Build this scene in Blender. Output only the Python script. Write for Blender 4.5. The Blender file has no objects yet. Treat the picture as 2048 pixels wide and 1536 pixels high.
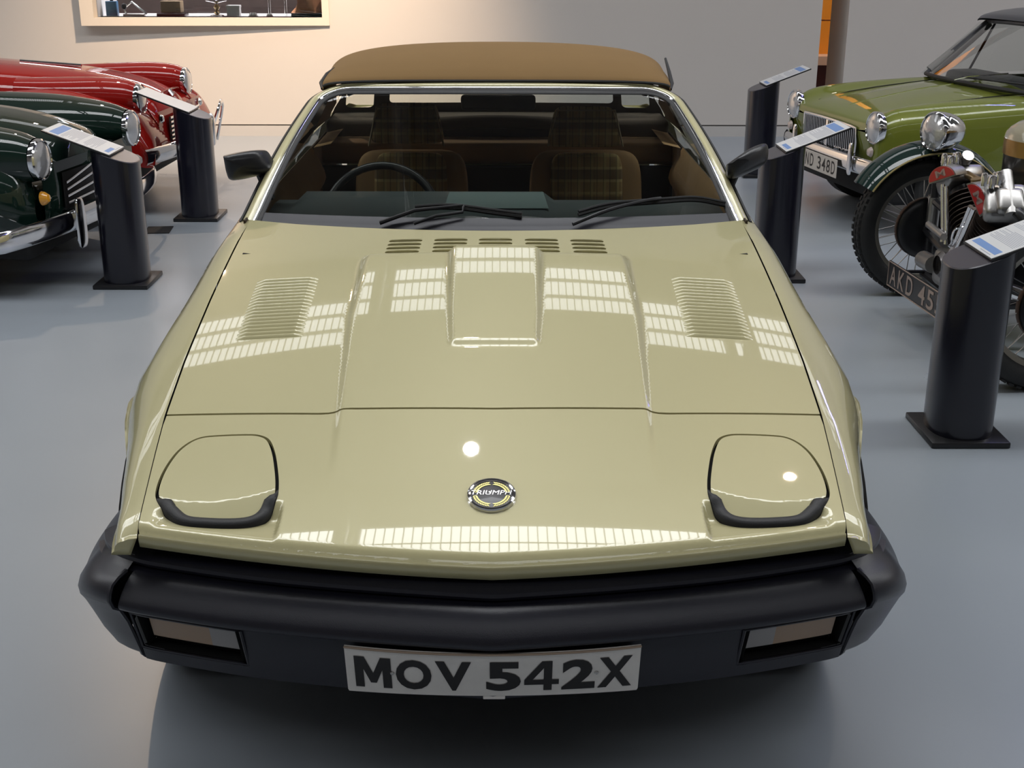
import bpy, bmesh, math, random
import numpy as np
from mathutils import Vector, Matrix
from mathutils.geometry import delaunay_2d_cdt
random.seed(7)
S = bpy.context.scene
COL = S.collection
PI = math.pi

# ------------------------------------------------------------------ camera
cd = bpy.data.cameras.new('camera')
cam = bpy.data.objects.new('camera', cd)
COL.objects.link(cam)
S.camera = cam
cd.sensor_fit = 'HORIZONTAL'
cd.sensor_width = 36.0
cd.lens = 2500.0 / 2048.0 * 36.0
cd.clip_start = 0.05
cd.clip_end = 200
_p, _y, _r = math.radians(19.6), math.radians(0.50), math.radians(-0.15)
_F = Vector((math.sin(_y) * math.cos(_p), math.cos(_y) * math.cos(_p), -math.sin(_p)))
_R = Vector((math.cos(_y), -math.sin(_y), 0))
_U = _R.cross(_F)
_R2 = _R * math.cos(_r) + _U * -math.sin(_r)
_U2 = _U * math.cos(_r) + _R * math.sin(_r)
M = Matrix((( _R2.x, _U2.x, -_F.x, 0.016), (_R2.y, _U2.y, -_F.y, -1.89), (_R2.z, _U2.z, -_F.z, 1.635), (0, 0, 0, 1)))
cam.matrix_world = M

# ------------------------------------------------------------------ world and exposure
w = bpy.data.worlds.new('world')
S.world = w
w.use_nodes = True
w.node_tree.nodes['Background'].inputs[0].default_value = (0.80, 0.88, 1.0, 1)
w.node_tree.nodes['Background'].inputs[1].default_value = 0.30
S.view_settings.view_transform = 'Standard'
S.view_settings.look = 'None'
S.view_settings.exposure = 0.14
S.view_settings.gamma = 1.0
S.view_settings.use_curve_mapping = False
S.cycles.max_bounces = 8
S.cycles.transparent_max_bounces = 16
S.cycles.sample_clamp_indirect = 6.0
S.cycles.caustics_reflective = False
S.cycles.caustics_refractive = False

def area_light(name, loc, aim, size, power, col, sy=None):
    l = bpy.data.lights.new(name, 'AREA')
    l.energy = power
    l.color = col
    l.shape = 'RECTANGLE'
    l.size = size
    l.size_y = sy or size
    o = bpy.data.objects.new(name, l)
    COL.objects.link(o)
    o.location = loc
    o.rotation_euler = (Vector(aim) - Vector(loc)).to_track_quat('-Z', 'Y').to_euler()
    return o

def spot_light(name, loc, aim, power, col, ang, blend=0.5, rad=0.06):
    l = bpy.data.lights.new(name, 'SPOT')
    l.energy = power
    l.color = col
    l.spot_size = math.radians(ang)
    l.spot_blend = blend
    l.shadow_soft_size = rad
    o = bpy.data.objects.new(name, l)
    COL.objects.link(o)
    o.location = loc
    o.rotation_euler = (Vector(aim) - Vector(loc)).to_track_quat('-Z', 'Y').to_euler()
    return o

WARM = (1.0, 0.75, 0.53)
SKY_STRENGTH = 6.5          # daylight behind the roof glazing
spot_light('wall_washer_lamp', (-1.2, 6.5, 4.5), (-2.0, 9.2, 0.8), 1500, WARM, 64, 1.0, 0.10)
spot_light('ceiling_spot_lamp', (-2.95, 7.7, 5.0), (-2.1, 5.0, 0.6), 330, WARM, 62, 0.9)
spot_light('ceiling_spot_lamp', (2.33, 3.9, 5.0), (0.57, 0.31, 0.66), 40, (1.0, 0.80, 0.62), 18, 0.4, 0.045)
spot_light('ceiling_spot_lamp', (2.76, 3.76, 5.0), (2.2, 4.4, 0.4), 50, (1.0, 0.78, 0.58), 60, 0.8, 0.07)
spot_light('ceiling_spot_lamp', (-0.21, 3.68, 5.0), (-0.04, 0.30, 0.67), 50, (1.0, 0.98, 0.95), 17, 0.4, 0.055)
area_light('blue_strip_lamp', (5.2, 6.4, 5.2), (2.9, 5.6, 0.6), 1.6, 14, (0.22, 0.20, 1.0), 0.06)

# ------------------------------------------------------------------ materials
MATS = {}
def mat(name, col=(0.5, 0.5, 0.5), rough=0.5, metal=0.0, coat=0.0, coat_rough=0.03, spec=0.5, noise=0.0, nscale=40, bump=0.0, bscale=200, sheen=0.0, rvar=0.0):
    if name in MATS:
        return MATS[name]
    m = bpy.data.materials.new(name)
    m.use_nodes = True
    nt = m.node_tree
    b = nt.nodes['Principled BSDF']
    b.inputs['Base Color'].default_value = (*col, 1)
    b.inputs['Roughness'].default_value = rough
    b.inputs['Metallic'].default_value = metal
    b.inputs['Coat Weight'].default_value = coat
    b.inputs['Coat Roughness'].default_value = coat_rough
    b.inputs['Specular IOR Level'].default_value = spec
    if sheen:
        b.inputs['Sheen Weight'].default_value = sheen
    if noise or rvar or bump:
        tc = nt.nodes.new('ShaderNodeTexCoord')
    if noise or rvar:
        n = nt.nodes.new('ShaderNodeTexNoise')
        n.inputs['Scale'].default_value = nscale
        n.inputs['Detail'].default_value = 5
        nt.links.new(tc.outputs['Object'], n.inputs['Vector'])
        if noise:
            mx = nt.nodes.new('ShaderNodeMix')
            mx.data_type = 'RGBA'
            mx.inputs['A'].default_value = (*[c * (1 - noise) for c in col], 1)
            mx.inputs['B'].default_value = (*[min(1, c * (1 + noise)) for c in col], 1)
            nt.links.new(n.outputs['Fac'], mx.inputs['Factor'])
            nt.links.new(mx.outputs['Result'], b.inputs['Base Color'])
        if rvar:
            mr = nt.nodes.new('ShaderNodeMapRange')
            mr.inputs['To Min'].default_value = max(0, rough - rvar)
            mr.inputs['To Max'].default_value = rough + rvar
            nt.links.new(n.outputs['Fac'], mr.inputs['Value'])
            nt.links.new(mr.outputs['Result'], b.inputs['Roughness'])
    if bump:
        n2 = nt.nodes.new('ShaderNodeTexNoise')
        n2.inputs['Scale'].default_value = bscale
        n2.inputs['Detail'].default_value = 3
        nt.links.new(tc.outputs['Object'], n2.inputs['Vector'])
        bp = nt.nodes.new('ShaderNodeBump')
        bp.inputs['Strength'].default_value = bump
        bp.inputs['Distance'].default_value = 0.002
        nt.links.new(n2.outputs['Fac'], bp.inputs['Height'])
        nt.links.new(bp.outputs['Normal'], b.inputs['Normal'])
    MATS[name] = m
    return m

def emit(name, col, s):
    if name in MATS:
        return MATS[name]
    m = bpy.data.materials.new(name)
    m.use_nodes = True
    nt = m.node_tree
    nt.nodes.remove(nt.nodes['Principled BSDF'])
    e = nt.nodes.new('ShaderNodeEmission')
    e.inputs[0].default_value = (*col, 1)
    e.inputs[1].default_value = s
    nt.links.new(e.outputs[0], nt.nodes['Material Output'].inputs[0])
    MATS[name] = m
    return m

def thin_glass(name, tint, gloss=1.0):
    if name in MATS:
        return MATS[name]
    m = bpy.data.materials.new(name)
    m.use_nodes = True
    nt = m.node_tree
    nt.nodes.remove(nt.nodes['Principled BSDF'])
    tr = nt.nodes.new('ShaderNodeBsdfTransparent')
    tr.inputs[0].default_value = (*tint, 1)
    gl = nt.nodes.new('ShaderNodeBsdfGlossy')
    gl.inputs['Roughness'].default_value = 0.01
    gl.inputs['Color'].default_value = (gloss, gloss, gloss, 1)
    fr = nt.nodes.new('ShaderNodeFresnel')
    fr.inputs[0].default_value = 1.5
    mx = nt.nodes.new('ShaderNodeMixShader')
    nt.links.new(fr.outputs[0], mx.inputs[0])
    nt.links.new(tr.outputs[0], mx.inputs[1])
    nt.links.new(gl.outputs[0], mx.inputs[2])
    nt.links.new(mx.outputs[0], nt.nodes['Material Output'].inputs[0])
    MATS[name] = m
    return m

GOLD = mat('champagne_paint', (0.51, 0.465, 0.25), 0.42, 0.12, 1.0, 0.02)
CHROME = mat('chrome', (0.80, 0.80, 0.82), 0.08, 1.0)
STEEL = mat('brushed_steel', (0.48, 0.47, 0.46), 0.3, 1.0)
BLACKRUB = mat('black_rubber', (0.012, 0.012, 0.013), 0.55, bump=0.2, bscale=400)
BUMPERM = mat('bumper_plastic', (0.013, 0.013, 0.021), 0.33, spec=0.5, bump=0.15, bscale=700, rvar=0.06, nscale=6)
MATTE = mat('matte_black', (0.006, 0.006, 0.007), 0.8)
SATIN = mat('satin_black', (0.012, 0.012, 0.014), 0.32)
TYRE = mat('tyre_rubber', (0.014, 0.014, 0.014), 0.62, noise=0.3, nscale=60, bump=0.3, bscale=120)
GLASS = thin_glass('windscreen_glass', (0.82, 0.86, 0.82))
CLEAR = thin_glass('clear_glass', (0.92, 0.94, 0.93))

# ------------------------------------------------------------------ mesh helpers
def mesh_from(name, v, f, sm=40):
    me = bpy.data.meshes.new(name)
    me.from_pydata([tuple(map(float, p)) for p in v], [], [tuple(int(i) for i in q) for q in f])
    me.validate()
    if sm:
        me.polygons.foreach_set('use_smooth', [True] * len(me.polygons))
        me.set_sharp_from_angle(angle=math.radians(sm))
    me.update()
    return me

def link(name, me, m, parent=None, world=True, label=None):
    o = bpy.data.objects.new(name, me)
    COL.objects.link(o)
    if m is not None and not me.materials:
        me.materials.append(m)
    if parent is not None:
        o.parent = parent
        if parent.get('_world'):
            o.matrix_parent_inverse = Matrix.LocRotScale(parent.location, parent.rotation_euler, None).inverted()
    if label:
        o['label'] = label
    return o

def part(name, g, m, parent=None, sm=40, label=None):
    return link(name, mesh_from(name, g[0], g[1], sm), m, parent, label=label)

def thing(name, label, cat, loc=(0, 0, 0), rz=0.0, group=None, world=False):
    o = bpy.data.objects.new(name, None)
    COL.objects.link(o)
    o.empty_display_size = 0.1
    o.location = loc
    o.rotation_euler = (0, 0, rz)
    o['label'] = label
    o['category'] = cat
    if group:
        o['group'] = group
    if world:
        o['_world'] = 1
    return o

def sub(o, parent):
    """make o (built in the coordinates of parent's parent) a child of mesh part `parent`"""
    return o

def structure(name, g, m, sm=0, parent=None):
    o = part(name, g, m, parent, sm)
    if parent is None:
        o['kind'] = 'structure'
    return o

def join(*gs):
    V, Fc = [], []
    for v, f in gs:
        n = len(V)
        V += [tuple(p) for p in v]
        Fc += [tuple(i + n for i in q) for q in f]
    return V, Fc

def xf(g, Mx):
    return [tuple(Mx @ Vector(p)) for p in g[0]], g[1]

def mv(g, d, rz=0, rx=0, ry=0):
    Mx = Matrix.Translation(d) @ Matrix.Rotation(rz, 4, 'Z') @ Matrix.Rotation(ry, 4, 'Y') @ Matrix.Rotation(rx, 4, 'X')
    return xf(g, Mx)

def flipx(g):
    return [(-p[0], p[1], p[2]) for p in g[0]], [tuple(reversed(q)) for q in g[1]]

def grid(P, closed_u=False, closed_v=False):
    n, m = len(P), len(P[0])
    v = [tuple(p) for r in P for p in r]
    f = []
    for i in range(n if closed_u else n - 1):
        for j in range(m if closed_v else m - 1):
            a, b = i * m + j, i * m + (j + 1) % m
            c, d = ((i + 1) % n) * m + (j + 1) % m, ((i + 1) % n) * m + j
            f.append((a, b, c, d))
    return v, f

def box(x0, x1, y0, y1, z0, z1):
    v = [(x, y, z) for x in (x0, x1) for y in (y0, y1) for z in (z0, z1)]
    f = [(0, 1, 3, 2), (4, 6, 7, 5), (0, 4, 5, 1), (2, 3, 7, 6), (0, 2, 6, 4), (1, 5, 7, 3)]
    return v, f

def rbox(x0, x1, y0, y1, z0, z1, r=0.01, seg=3):
    bm = bmesh.new()
    bmesh.ops.create_cube(bm, size=1)
    for q in bm.verts:
        q.co = Vector(((x0 + x1) / 2 + q.co.x * (x1 - x0), (y0 + y1) / 2 + q.co.y * (y1 - y0), (z0 + z1) / 2 + q.co.z * (z1 - z0)))
    bmesh.ops.bevel(bm, geom=bm.edges[:], offset=r, segments=seg, affect='EDGES', profile=0.5)
    bm.verts.index_update()
    g = ([tuple(q.co) for q in bm.verts], [tuple(q.index for q in fc.verts) for fc in bm.faces])
    bm.free()
    return g

def cr(P, n):
    """Catmull-Rom resample of a list of tuples, n pieces per span"""
    P = [np.array(p, float) for p in P]
    out = []
    for i in range(len(P) - 1):
        p0 = P[i - 1] if i else 2 * P[0] - P[1]
        p1, p2 = P[i], P[i + 1]
        p3 = P[i + 2] if i + 2 < len(P) else 2 * P[-1] - P[-2]
        for k in range(n):
            t = k / n
            out.append(0.5 * ((2 * p1) + (-p0 + p2) * t + (2 * p0 - 5 * p1 + 4 * p2 - p3) * t * t + (-p0 + 3 * p1 - 3 * p2 + p3) * t ** 3))
    out.append(P[-1])
    return out

def loft(rows, nu=4, nv=4):
    R = [cr(r, nv) for r in rows]
    cols = list(zip(*R))
    C2 = [cr(c, nu) for c in cols]
    return grid([list(r) for r in zip(*C2)])

def tube(pts, r, n=8, cap=True, sx=1.0):
    pts = [Vector(p) for p in pts]
    rr = r if isinstance(r, (list, tuple)) else [r] * len(pts)
    t0 = (pts[1] - pts[0]).normalized()
    up = Vector((0, 0, 1)) if abs(t0.z) < 0.9 else Vector((1, 0, 0))
    a = t0.cross(up).normalized()
    rows = []
    for i, p in enumerate(pts):
        t = (pts[min(i + 1, len(pts) - 1)] - pts[max(i - 1, 0)]).normalized()
        a = (a - t * a.dot(t)).normalized()
        b = t.cross(a)
        rows.append([tuple(p + (a * math.cos(q) * sx + b * math.sin(q)) * rr[i]) for q in [2 * PI * k / n for k in range(n)]])
    v, f = grid(rows, closed_v=True)
    if cap:
        f.append(tuple(reversed(range(n))))
        f.append(tuple(range(len(v) - n, len(v))))
    return v, f

def ring(c, r, rt, axis='Y', n=40, m=8):
    rows = []
    for i in range(n):
        q = 2 * PI * i / n
        row = []
        for j in range(m):
            s = 2 * PI * j / m
            rad = r + rt * math.cos(s)
            h = rt * math.sin(s)
            x, y = rad * math.cos(q), rad * math.sin(q)
            row.append({'Y': (c[0] + x, c[1] + h, c[2] + y), 'X': (c[0] + h, c[1] + x, c[2] + y), 'Z': (c[0] + x, c[1] + y, c[2] + h)}[axis])
        rows.append(row)
    return grid(rows, closed_u=True, closed_v=True)

def lathe(prof, n=32, axis='Z', c=(0, 0, 0), tilt=None):
    rows = []
    for i in range(n):
        q = 2 * PI * i / n
        rows.append([(r * math.cos(q), r * math.sin(q), h) for r, h in prof])
    g = grid(rows, closed_u=True)
    if axis == 'X':
        g = ([(z, y, x) for x, y, z in g[0]], g[1])
    elif axis == 'Y':
        g = ([(x, z, y) for x, y, z in g[0]], g[1])
    if tilt is not None:
        g = xf(g, tilt)
    return [(p[0] + c[0], p[1] + c[1], p[2] + c[2]) for p in g[0]], g[1]

def along(d):
    """rotation taking +Z to direction d"""
    return Vector(d).to_track_quat('Z', 'Y').to_matrix().to_4x4()

def inside(poly, P):
    poly = np.asarray(poly)
    x, y = P[:, 0], P[:, 1]
    c = np.zeros(len(P), bool)
    j = len(poly) - 1
    for i in range(len(poly)):
        xi, yi = poly[i]
        xj, yj = poly[j]
        if yi != yj:
            k = ((yi > y) != (yj > y)) & (x < (xj - xi) * (y - yi) / (yj - yi) + xi)
            c ^= k
        j = i
    return c

def dense(poly, step):
    out = []
    n = len(poly)
    for i in range(n):
        a, b = np.array(poly[i]), np.array(poly[(i + 1) % n])
        k = max(1, int(math.ceil(np.linalg.norm(b - a) / step)))
        out += [tuple(a + (b - a) * t / k) for t in range(k)]
    return out

def edge_dist(poly, P):
    d = np.full(len(P), 1e9)
    n = len(poly)
    for i in range(n):
        a, b = np.array(poly[i]), np.array(poly[(i + 1) % n])
        ab = b - a
        t = np.clip(((P - a) @ ab) / (ab @ ab + 1e-12), 0, 1)
        d = np.minimum(d, np.hypot(*(P - (a + t[:, None] * ab)).T))
    return d

def cdt(outline, step, holes=(), extra=()):
    loops = [dense(outline, step)] + [dense(h, min(step, 0.012)) for h in holes]
    A = np.array(loops[0])
    x0, y0 = A.min(0)
    x1, y1 = A.max(0)
    xs = np.arange(x0, x1, step)
    ys = np.arange(y0, y1, step * 0.87)
    G = np.array([(x + (step / 2 if j % 2 else 0), y) for j, y in enumerate(ys) for x in xs] + [tuple(e) for e in extra])
    k = inside(A, G)
    G = G[k]
    G = G[edge_dist(outline, G) > step * 0.4]
    for h in holes:
        G = G[~inside(h, G)]
        hb = np.array(h)
        near = (G[:, 0] > hb[:, 0].min() - step) & (G[:, 0] < hb[:, 0].max() + step) & (G[:, 1] > hb[:, 1].min() - step) & (G[:, 1] < hb[:, 1].max() + step)
        dd = np.full(len(G), 1.0)
        if near.any():
            dd[near] = edge_dist(h, G[near])
        G = G[dd > 0.003]
    pts, edges, idx = [], [], []
    for lp in loops:
        n0 = len(pts)
        pts += [Vector(p) for p in lp]
        edges += [(n0 + i, n0 + (i + 1) % len(lp)) for i in range(len(lp))]
        idx.append(list(range(n0, n0 + len(lp))))
    pts += [Vector(p) for p in G]
    r = delaunay_2d_cdt(pts, edges, [], 0, 1e-7, True)
    V = np.array([tuple(p) for p in r[0]])
    T = np.array([t for t in r[2] if len(t) == 3])
    C = V[T].mean(1)
    k = inside(A, C)
    for h in loops[1:]:
        k &= ~inside(h, C)
    T = T[k]
    # ccw
    a, b, c = V[T[:, 0]], V[T[:, 1]], V[T[:, 2]]
    cw = (b[:, 0] - a[:, 0]) * (c[:, 1] - a[:, 1]) - (b[:, 1] - a[:, 1]) * (c[:, 0] - a[:, 0]) < 0
    T[cw] = T[cw][:, ::-1]
    return V, T, loops

def panel(name, outline, H, step, m, parent, holes=(), thick=0.012, extra=(), label=None):
    """sheet panel following the height function H(x,y) with folded down edges"""
    V, T, loops = cdt(outline, step, holes, extra)
    x, y = V[:, 0], V[:, 1]
    z = H(x, y)
    e = 0.0015
    gx = (H(x + e, y) - H(x - e, y)) / (2 * e)
    gy = (H(x, y + e) - H(x, y - e)) / (2 * e)
    N = np.stack([-gx, -gy, np.ones_like(gx)], 1)
    N /= np.linalg.norm(N, axis=1)[:, None]
    v = [tuple(p) for p in np.stack([x, y, z], 1)]
    f = [tuple(t) for t in T]
    ntop = len(f)
    for lp in loops:
        L = np.array(lp)
        zl = H(L[:, 0], L[:, 1])
        n0 = len(v)
        k = len(lp)
        v += [(p[0], p[1], q) for p, q in zip(lp, zl)]
        v += [(p[0], p[1], q - thick) for p, q in zip(lp, zl)]
        f += [(n0 + i, n0 + (i + 1) % k, n0 + k + (i + 1) % k, n0 + k + i) for i in range(k)]
    me = bpy.data.meshes.new(name)
    me.from_pydata(v, [], f)
    me.polygons.foreach_set('use_smooth', [True] * len(f))
    me.update()
    nl = []
    for p in me.polygons:
        if p.index < ntop:
            nl += [tuple(N[i]) for i in p.vertices]
        else:
            nl += [tuple(p.normal)] * len(p.vertices)
    me.normals_split_custom_set(nl)
    return link(name, me, m, parent, label=label)

def text_geo(s, width, height, bold=0.0, shear=0.0, res=4, extrude=0.0):
    c = bpy.data.curves.new('t', 'FONT')
    c.body = s
    c.size = 1
    c.offset = bold
    c.shear = shear
    c.resolution_u = res
    c.extrude = extrude
    o = bpy.data.objects.new('t', c)
    COL.objects.link(o)
    dg = bpy.context.evaluated_depsgraph_get()
    me = bpy.data.meshes.new_from_object(o.evaluated_get(dg))
    v = np.array([tuple(q.co) for q in me.vertices])
    f = [tuple(p.vertices) for p in me.polygons]
    bpy.data.objects.remove(o)
    bpy.data.curves.remove(c)
    bpy.data.meshes.remove(me)
    lo, hi = v.min(0), v.max(0)
    v[:, 0] = (v[:, 0] - (lo[0] + hi[0]) / 2) * (width / (hi[0] - lo[0]))
    v[:, 1] = (v[:, 1] - (lo[1] + hi[1]) / 2) * (height / (hi[1] - lo[1]))
    return [tuple(p) for p in v], f

def fine(g, cuts):
    bm = bmesh.new()
    vs = [bm.verts.new(p) for p in g[0]]
    for q in g[1]:
        try:
            bm.faces.new([vs[i] for i in q])
        except ValueError:
            pass
    bmesh.ops.triangulate(bm, faces=bm.faces[:])
    for _ in range(cuts):
        es = [e for e in bm.edges if e.calc_length() > 0.012]
        if es:
            bmesh.ops.subdivide_edges(bm, edges=es, cuts=1)
            bmesh.ops.triangulate(bm, faces=bm.faces[:])
    bm.verts.index_update()
    r = ([tuple(v.co) for v in bm.verts], [tuple(v.index for v in q.verts) for q in bm.faces])
    bm.free()
    return r

def sstep(a, b, x):
    t = np.clip((x - a) / (b - a), 0, 1)
    return t * t * (3 - 2 * t)
# ------------------------------------------------------------------ the hall
FLOORM = mat('painted_floor', (0.29, 0.32, 0.355), 0.30, 0.0, noise=0.05, nscale=1.3, rvar=0.07, spec=0.5, bump=0.02, bscale=30)
WALLM = mat('painted_wall', (0.60, 0.555, 0.51), 0.85, noise=0.015, nscale=3, bump=0.05, bscale=300)
SKIRTM = mat('skirting_paint', (0.54, 0.51, 0.48), 0.6)
CEILM = mat('roof_sheet', (0.20, 0.195, 0.185), 0.8, noise=0.08, nscale=2)
BEAMM = mat('roof_steel_paint', (0.30, 0.29, 0.27), 0.5)
structure('floor', ([(-14, -10, 0), (14, -10, 0), (14, 16, 0), (-14, 16, 0)], [(0, 1, 2, 3)]), FLOORM)
WY = 9.2
# far wall with the show case opening, its right end free-standing beside a gap
CX0, CX1, CZ0, CZ1 = -3.42, -1.51, 1.00, 2.0
structure('wall_far', join(box(-14, CX0, WY, WY + 0.15, 0.10, 6.0), box(CX0, CX1, WY, WY + 0.15, 0.10, CZ0),
                           box(CX0, CX1, WY, WY + 0.15, CZ1, 6.0), box(CX1, 2.75, WY, WY + 0.15, 0.10, 6.0)), WALLM)
structure('wall_right_far', box(2.98, 14, WY, WY + 0.60, 0.10, 6.0), WALLM)
structure('baseboard_far', box(-14, 2.75, WY - 0.012, WY + 0.14, 0, 0.088), SKIRTM)
structure('baseboard_right', box(2.975, 14, WY - 0.012, WY + 0.61, 0, 0.088), SKIRTM)
structure('trim_1', join(box(-14, 2.74, WY + 0.008, WY + 0.14, 0.088, 0.10), box(2.985, 14, WY + 0.008, WY + 0.55, 0.088, 0.10)), mat('joint_shadow', (0.10, 0.095, 0.09), 0.9))
structure('wall_left', box(-14.1, -14, -10, 16, 0, 7), WALLM)
structure('wall_right', box(14, 14.1, -10, 16, 0, 7), WALLM)
structure('wall_back', box(-14, 14, -10.1, -10, 0, 7), WALLM)
structure('wall_room_beyond', box(-14, 14, 16, 16.1, 0, 7), mat('orange_wall', (0.85, 0.33, 0.03), 0.7))
# orange partition seen through the gap
structure('wall_partition', join(box(2.2, 4.6, 11.9, 12.0, 0.48, 0.82), box(2.2, 4.6, 11.9, 12.0, 0.835, 3.2)), mat('orange_panel', (0.90, 0.36, 0.035), 0.6))
structure('trim_2', join(box(2.2, 4.6, 11.6, 12.05, 0.39, 0.48), box(2.2, 4.6, 11.93, 12.0, 0.82, 0.835)), mat('pale_ledge', (0.8, 0.6, 0.5), 0.5))
structure('wall_partition_base', box(2.2, 4.6, 11.8, 12.0, 0, 0.39), mat('plum_panel', (0.10, 0.03, 0.04), 0.5))
area_light('gap_lamp', (3.5, 10.8, 3.6), (3.4, 11.95, 1.0), 0.8, 45, (1.0, 0.85, 0.70))

# roof: dark sheeting with two strips of daylight glazing, ribs and lattice trusses
RZ = 6.4
strips = [(-4.5, -3.5), (2.0, 3.40), (7.2, 8.3)]
ys = [-10] + [q for s in strips for q in s] + [16]
cg = []
for i in range(0, len(ys), 2):
    cg.append(box(-14, 14, ys[i], ys[i + 1], RZ, RZ + 0.1))
structure('ceiling', join(*cg), CEILM)
for k, (a, b) in enumerate(strips):
    structure('window_%d' % (k + 1), ([(-14, a, RZ + 0.08), (-14, b, RZ + 0.08), (14, b, RZ + 0.08), (14, a, RZ + 0.08)], [(0, 1, 2, 3)]), emit('roof_glazing_%d' % k, (0.96, 0.98, 1.0), SKY_STRENGTH * (0.55, 1.45, 0.50)[k]))
    bars = [box(x - 0.0045, x + 0.0045, a, b, RZ + 0.06, RZ + 0.078) for x in np.arange(-9, 9.01, 0.085)]
    bars += [box(-14, 14, y - 0.009, y + 0.009, RZ + 0.02, RZ + 0.08) for y in (a + (b - a) / 3, a + 2 * (b - a) / 3)]
    structure('trim_%d' % (k + 3), join(*bars), BEAMM)
tr = []
for x in (-7.8, -4.2, -1.25, 2.6, 5.6, 8.6):
    for z in (RZ - 0.1, RZ - 0.75):
        tr.append(box(x - 0.05, x + 0.05, -10, 9.2, z - 0.05, z + 0.05))
    y = -9.6
    k = 0
    while y < 9.0:
        z0, z1 = (RZ - 0.1, RZ - 0.75) if k % 2 else (RZ - 0.75, RZ - 0.1)
        tr.append(tube([(x, y, z0), (x, y + 0.75, z1)], 0.035, 6))
        y += 0.75
        k += 1
structure('trim_7', join(*tr), BEAMM)

# ------------------------------------------------------------------ show case in the far wall
sc = thing('display_case', 'long glazed display case let into the far wall, lit inside, cream frame', 'display case', (-2.48, WY, 0.92), world=True)
FR = mat('case_frame_paint', (0.72, 0.64, 0.54), 0.5)
def wedge(x0, x1, z0, z1):
    # the frame stands proud of the wall, more so at its left end
    def yy(x):
        return WY - 0.02 - 0.09 * (-1.44 - x) / 2.1
    v = [(x0, yy(x0), z0), (x1, yy(x1), z0), (x1, yy(x1), z1), (x0, yy(x0), z1), (x0, WY, z0), (x1, WY, z0), (x1, WY, z1), (x0, WY, z1)]
    return v, [(0, 1, 2, 3), (5, 4, 7, 6), (0, 4, 5, 1), (3, 2, 6, 7), (1, 5, 6, 2), (4, 0, 3, 7)]
part('frame', join(wedge(-3.53, -1.45, 0.935, CZ0), wedge(-3.53, -1.45, CZ1, CZ1 + 0.07), wedge(-3.53, CX0, CZ0, CZ1), wedge(CX1, -1.45, CZ0, CZ1)), FR, sc, 0)
WHITEM = mat('case_white', (0.85, 0.84, 0.83), 0.6)
DARKB = mat('case_back_cloth', (0.045, 0.028, 0.024), 0.9, noise=0.5, nscale=9)
part('shelf', box(CX0, CX1, WY, WY + 0.62, CZ0 - 0.03, CZ0), WHITEM, sc, 0)
part('side_panel', box(CX0 - 0.02, CX0, WY + 0.151, WY + 0.62, CZ0, CZ1), WHITEM, sc, 0)
part('side_panel', box(CX1, CX1 + 0.02, WY + 0.151, WY + 0.62, CZ0, CZ1), WHITEM, sc, 0)
part('back_panel', box(CX0, CX1, WY + 0.60, WY + 0.62, CZ0, CZ1), DARKB, sc, 0)
part('top_panel', box(CX0, CX1, WY + 0.151, WY + 0.62, CZ1, CZ1 + 0.02), WHITEM, sc, 0)
part('glass_pane', box(CX0, CX1, WY + 0.01, WY + 0.016, CZ0, CZ1), CLEAR, sc, 0)
area_light('case_strip_lamp', (-2.46, WY + 0.30, CZ1 - 0.03), (-2.46, WY + 0.32, CZ0), 1.8, 26, (1.0, 0.93, 0.98), 0.12)
# exhibits standing on the case shelf
e = thing('oil_can', 'small blue square oil can at the left end of the display case shelf', 'can', (-3.33, WY + 0.14, CZ0))
part('body', rbox(-0.048, 0.048, -0.03, 0.03, 0, 0.125, 0.006), mat('blue_tin', (0.10, 0.24, 0.42), 0.35, noise=0.3, nscale=30), e)
part('cap', lathe([(0, 0.15), (0.014, 0.15), (0.014, 0.125)], 14), SATIN, e)
e = thing('lever_assembly', 'small bent chrome lever on the case shelf next to the blue can', 'tool', (-3.10, WY + 0.12, CZ0))
part('base', rbox(-0.13, 0.05, -0.03, 0.03, 0.0, 0.02, 0.004), STEEL, e)
part('lever', tube([(-0.11, 0, 0.02), (-0.12, 0, 0.07), (-0.05, 0, 0.12), (0.07, 0, 0.02)], 0.010), CHROME, e)
part('knob', lathe([(0, 0.11), (0.02, 0.10), (0.024, 0.08), (0.015, 0.06), (0, 0.055)], 12, c=(-0.12, 0, 0)), SATIN, e)
e = thing('wooden_box', 'low tan box with dark tray standing in the display case', 'box', (-2.83, WY + 0.2, CZ0))
part('body', rbox(-0.085, 0.085, -0.06, 0.06, 0.03, 0.125, 0.004), mat('tan_card', (0.32, 0.23, 0.14), 0.7, noise=0.2, nscale=50), e)
part('tray', rbox(-0.12, 0.12, -0.08, 0.08, 0.0, 0.025, 0.004), SATIN, e)
e = thing('brass_balance', 'small brass fitting with flat dish top in middle of the display case', 'instrument', (-2.44, WY + 0.17, CZ0))
part('foot', lathe([(0, 0.012), (0.055, 0.010), (0.06, 0)], 20), STEEL, e)
part('stem', lathe([(0.012, 0.01), (0.03, 0.03), (0.012, 0.05), (0.028, 0.075), (0.012, 0.1)], 16), mat('aged_brass', (0.45, 0.32, 0.16), 0.3, 1.0), e)
part('dish', lathe([(0, 0.105), (0.09, 0.125), (0.095, 0.13), (0.0, 0.118)], 24), CHROME, e)
part('finial', lathe([(0, 0.165), (0.014, 0.155), (0.014, 0.14), (0.006, 0.125)], 12), CHROME, e)
e = thing('white_carton', 'small white carton beside the brass fitting in the display case', 'box', (-2.30, WY + 0.2, CZ0))
part('body', rbox(-0.055, 0.055, -0.04, 0.04, 0, 0.075, 0.003), WHITEM, e)
part('lid', rbox(-0.058, 0.058, -0.043, 0.043, 0.07, 0.09, 0.003), WHITEM, e)
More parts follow.
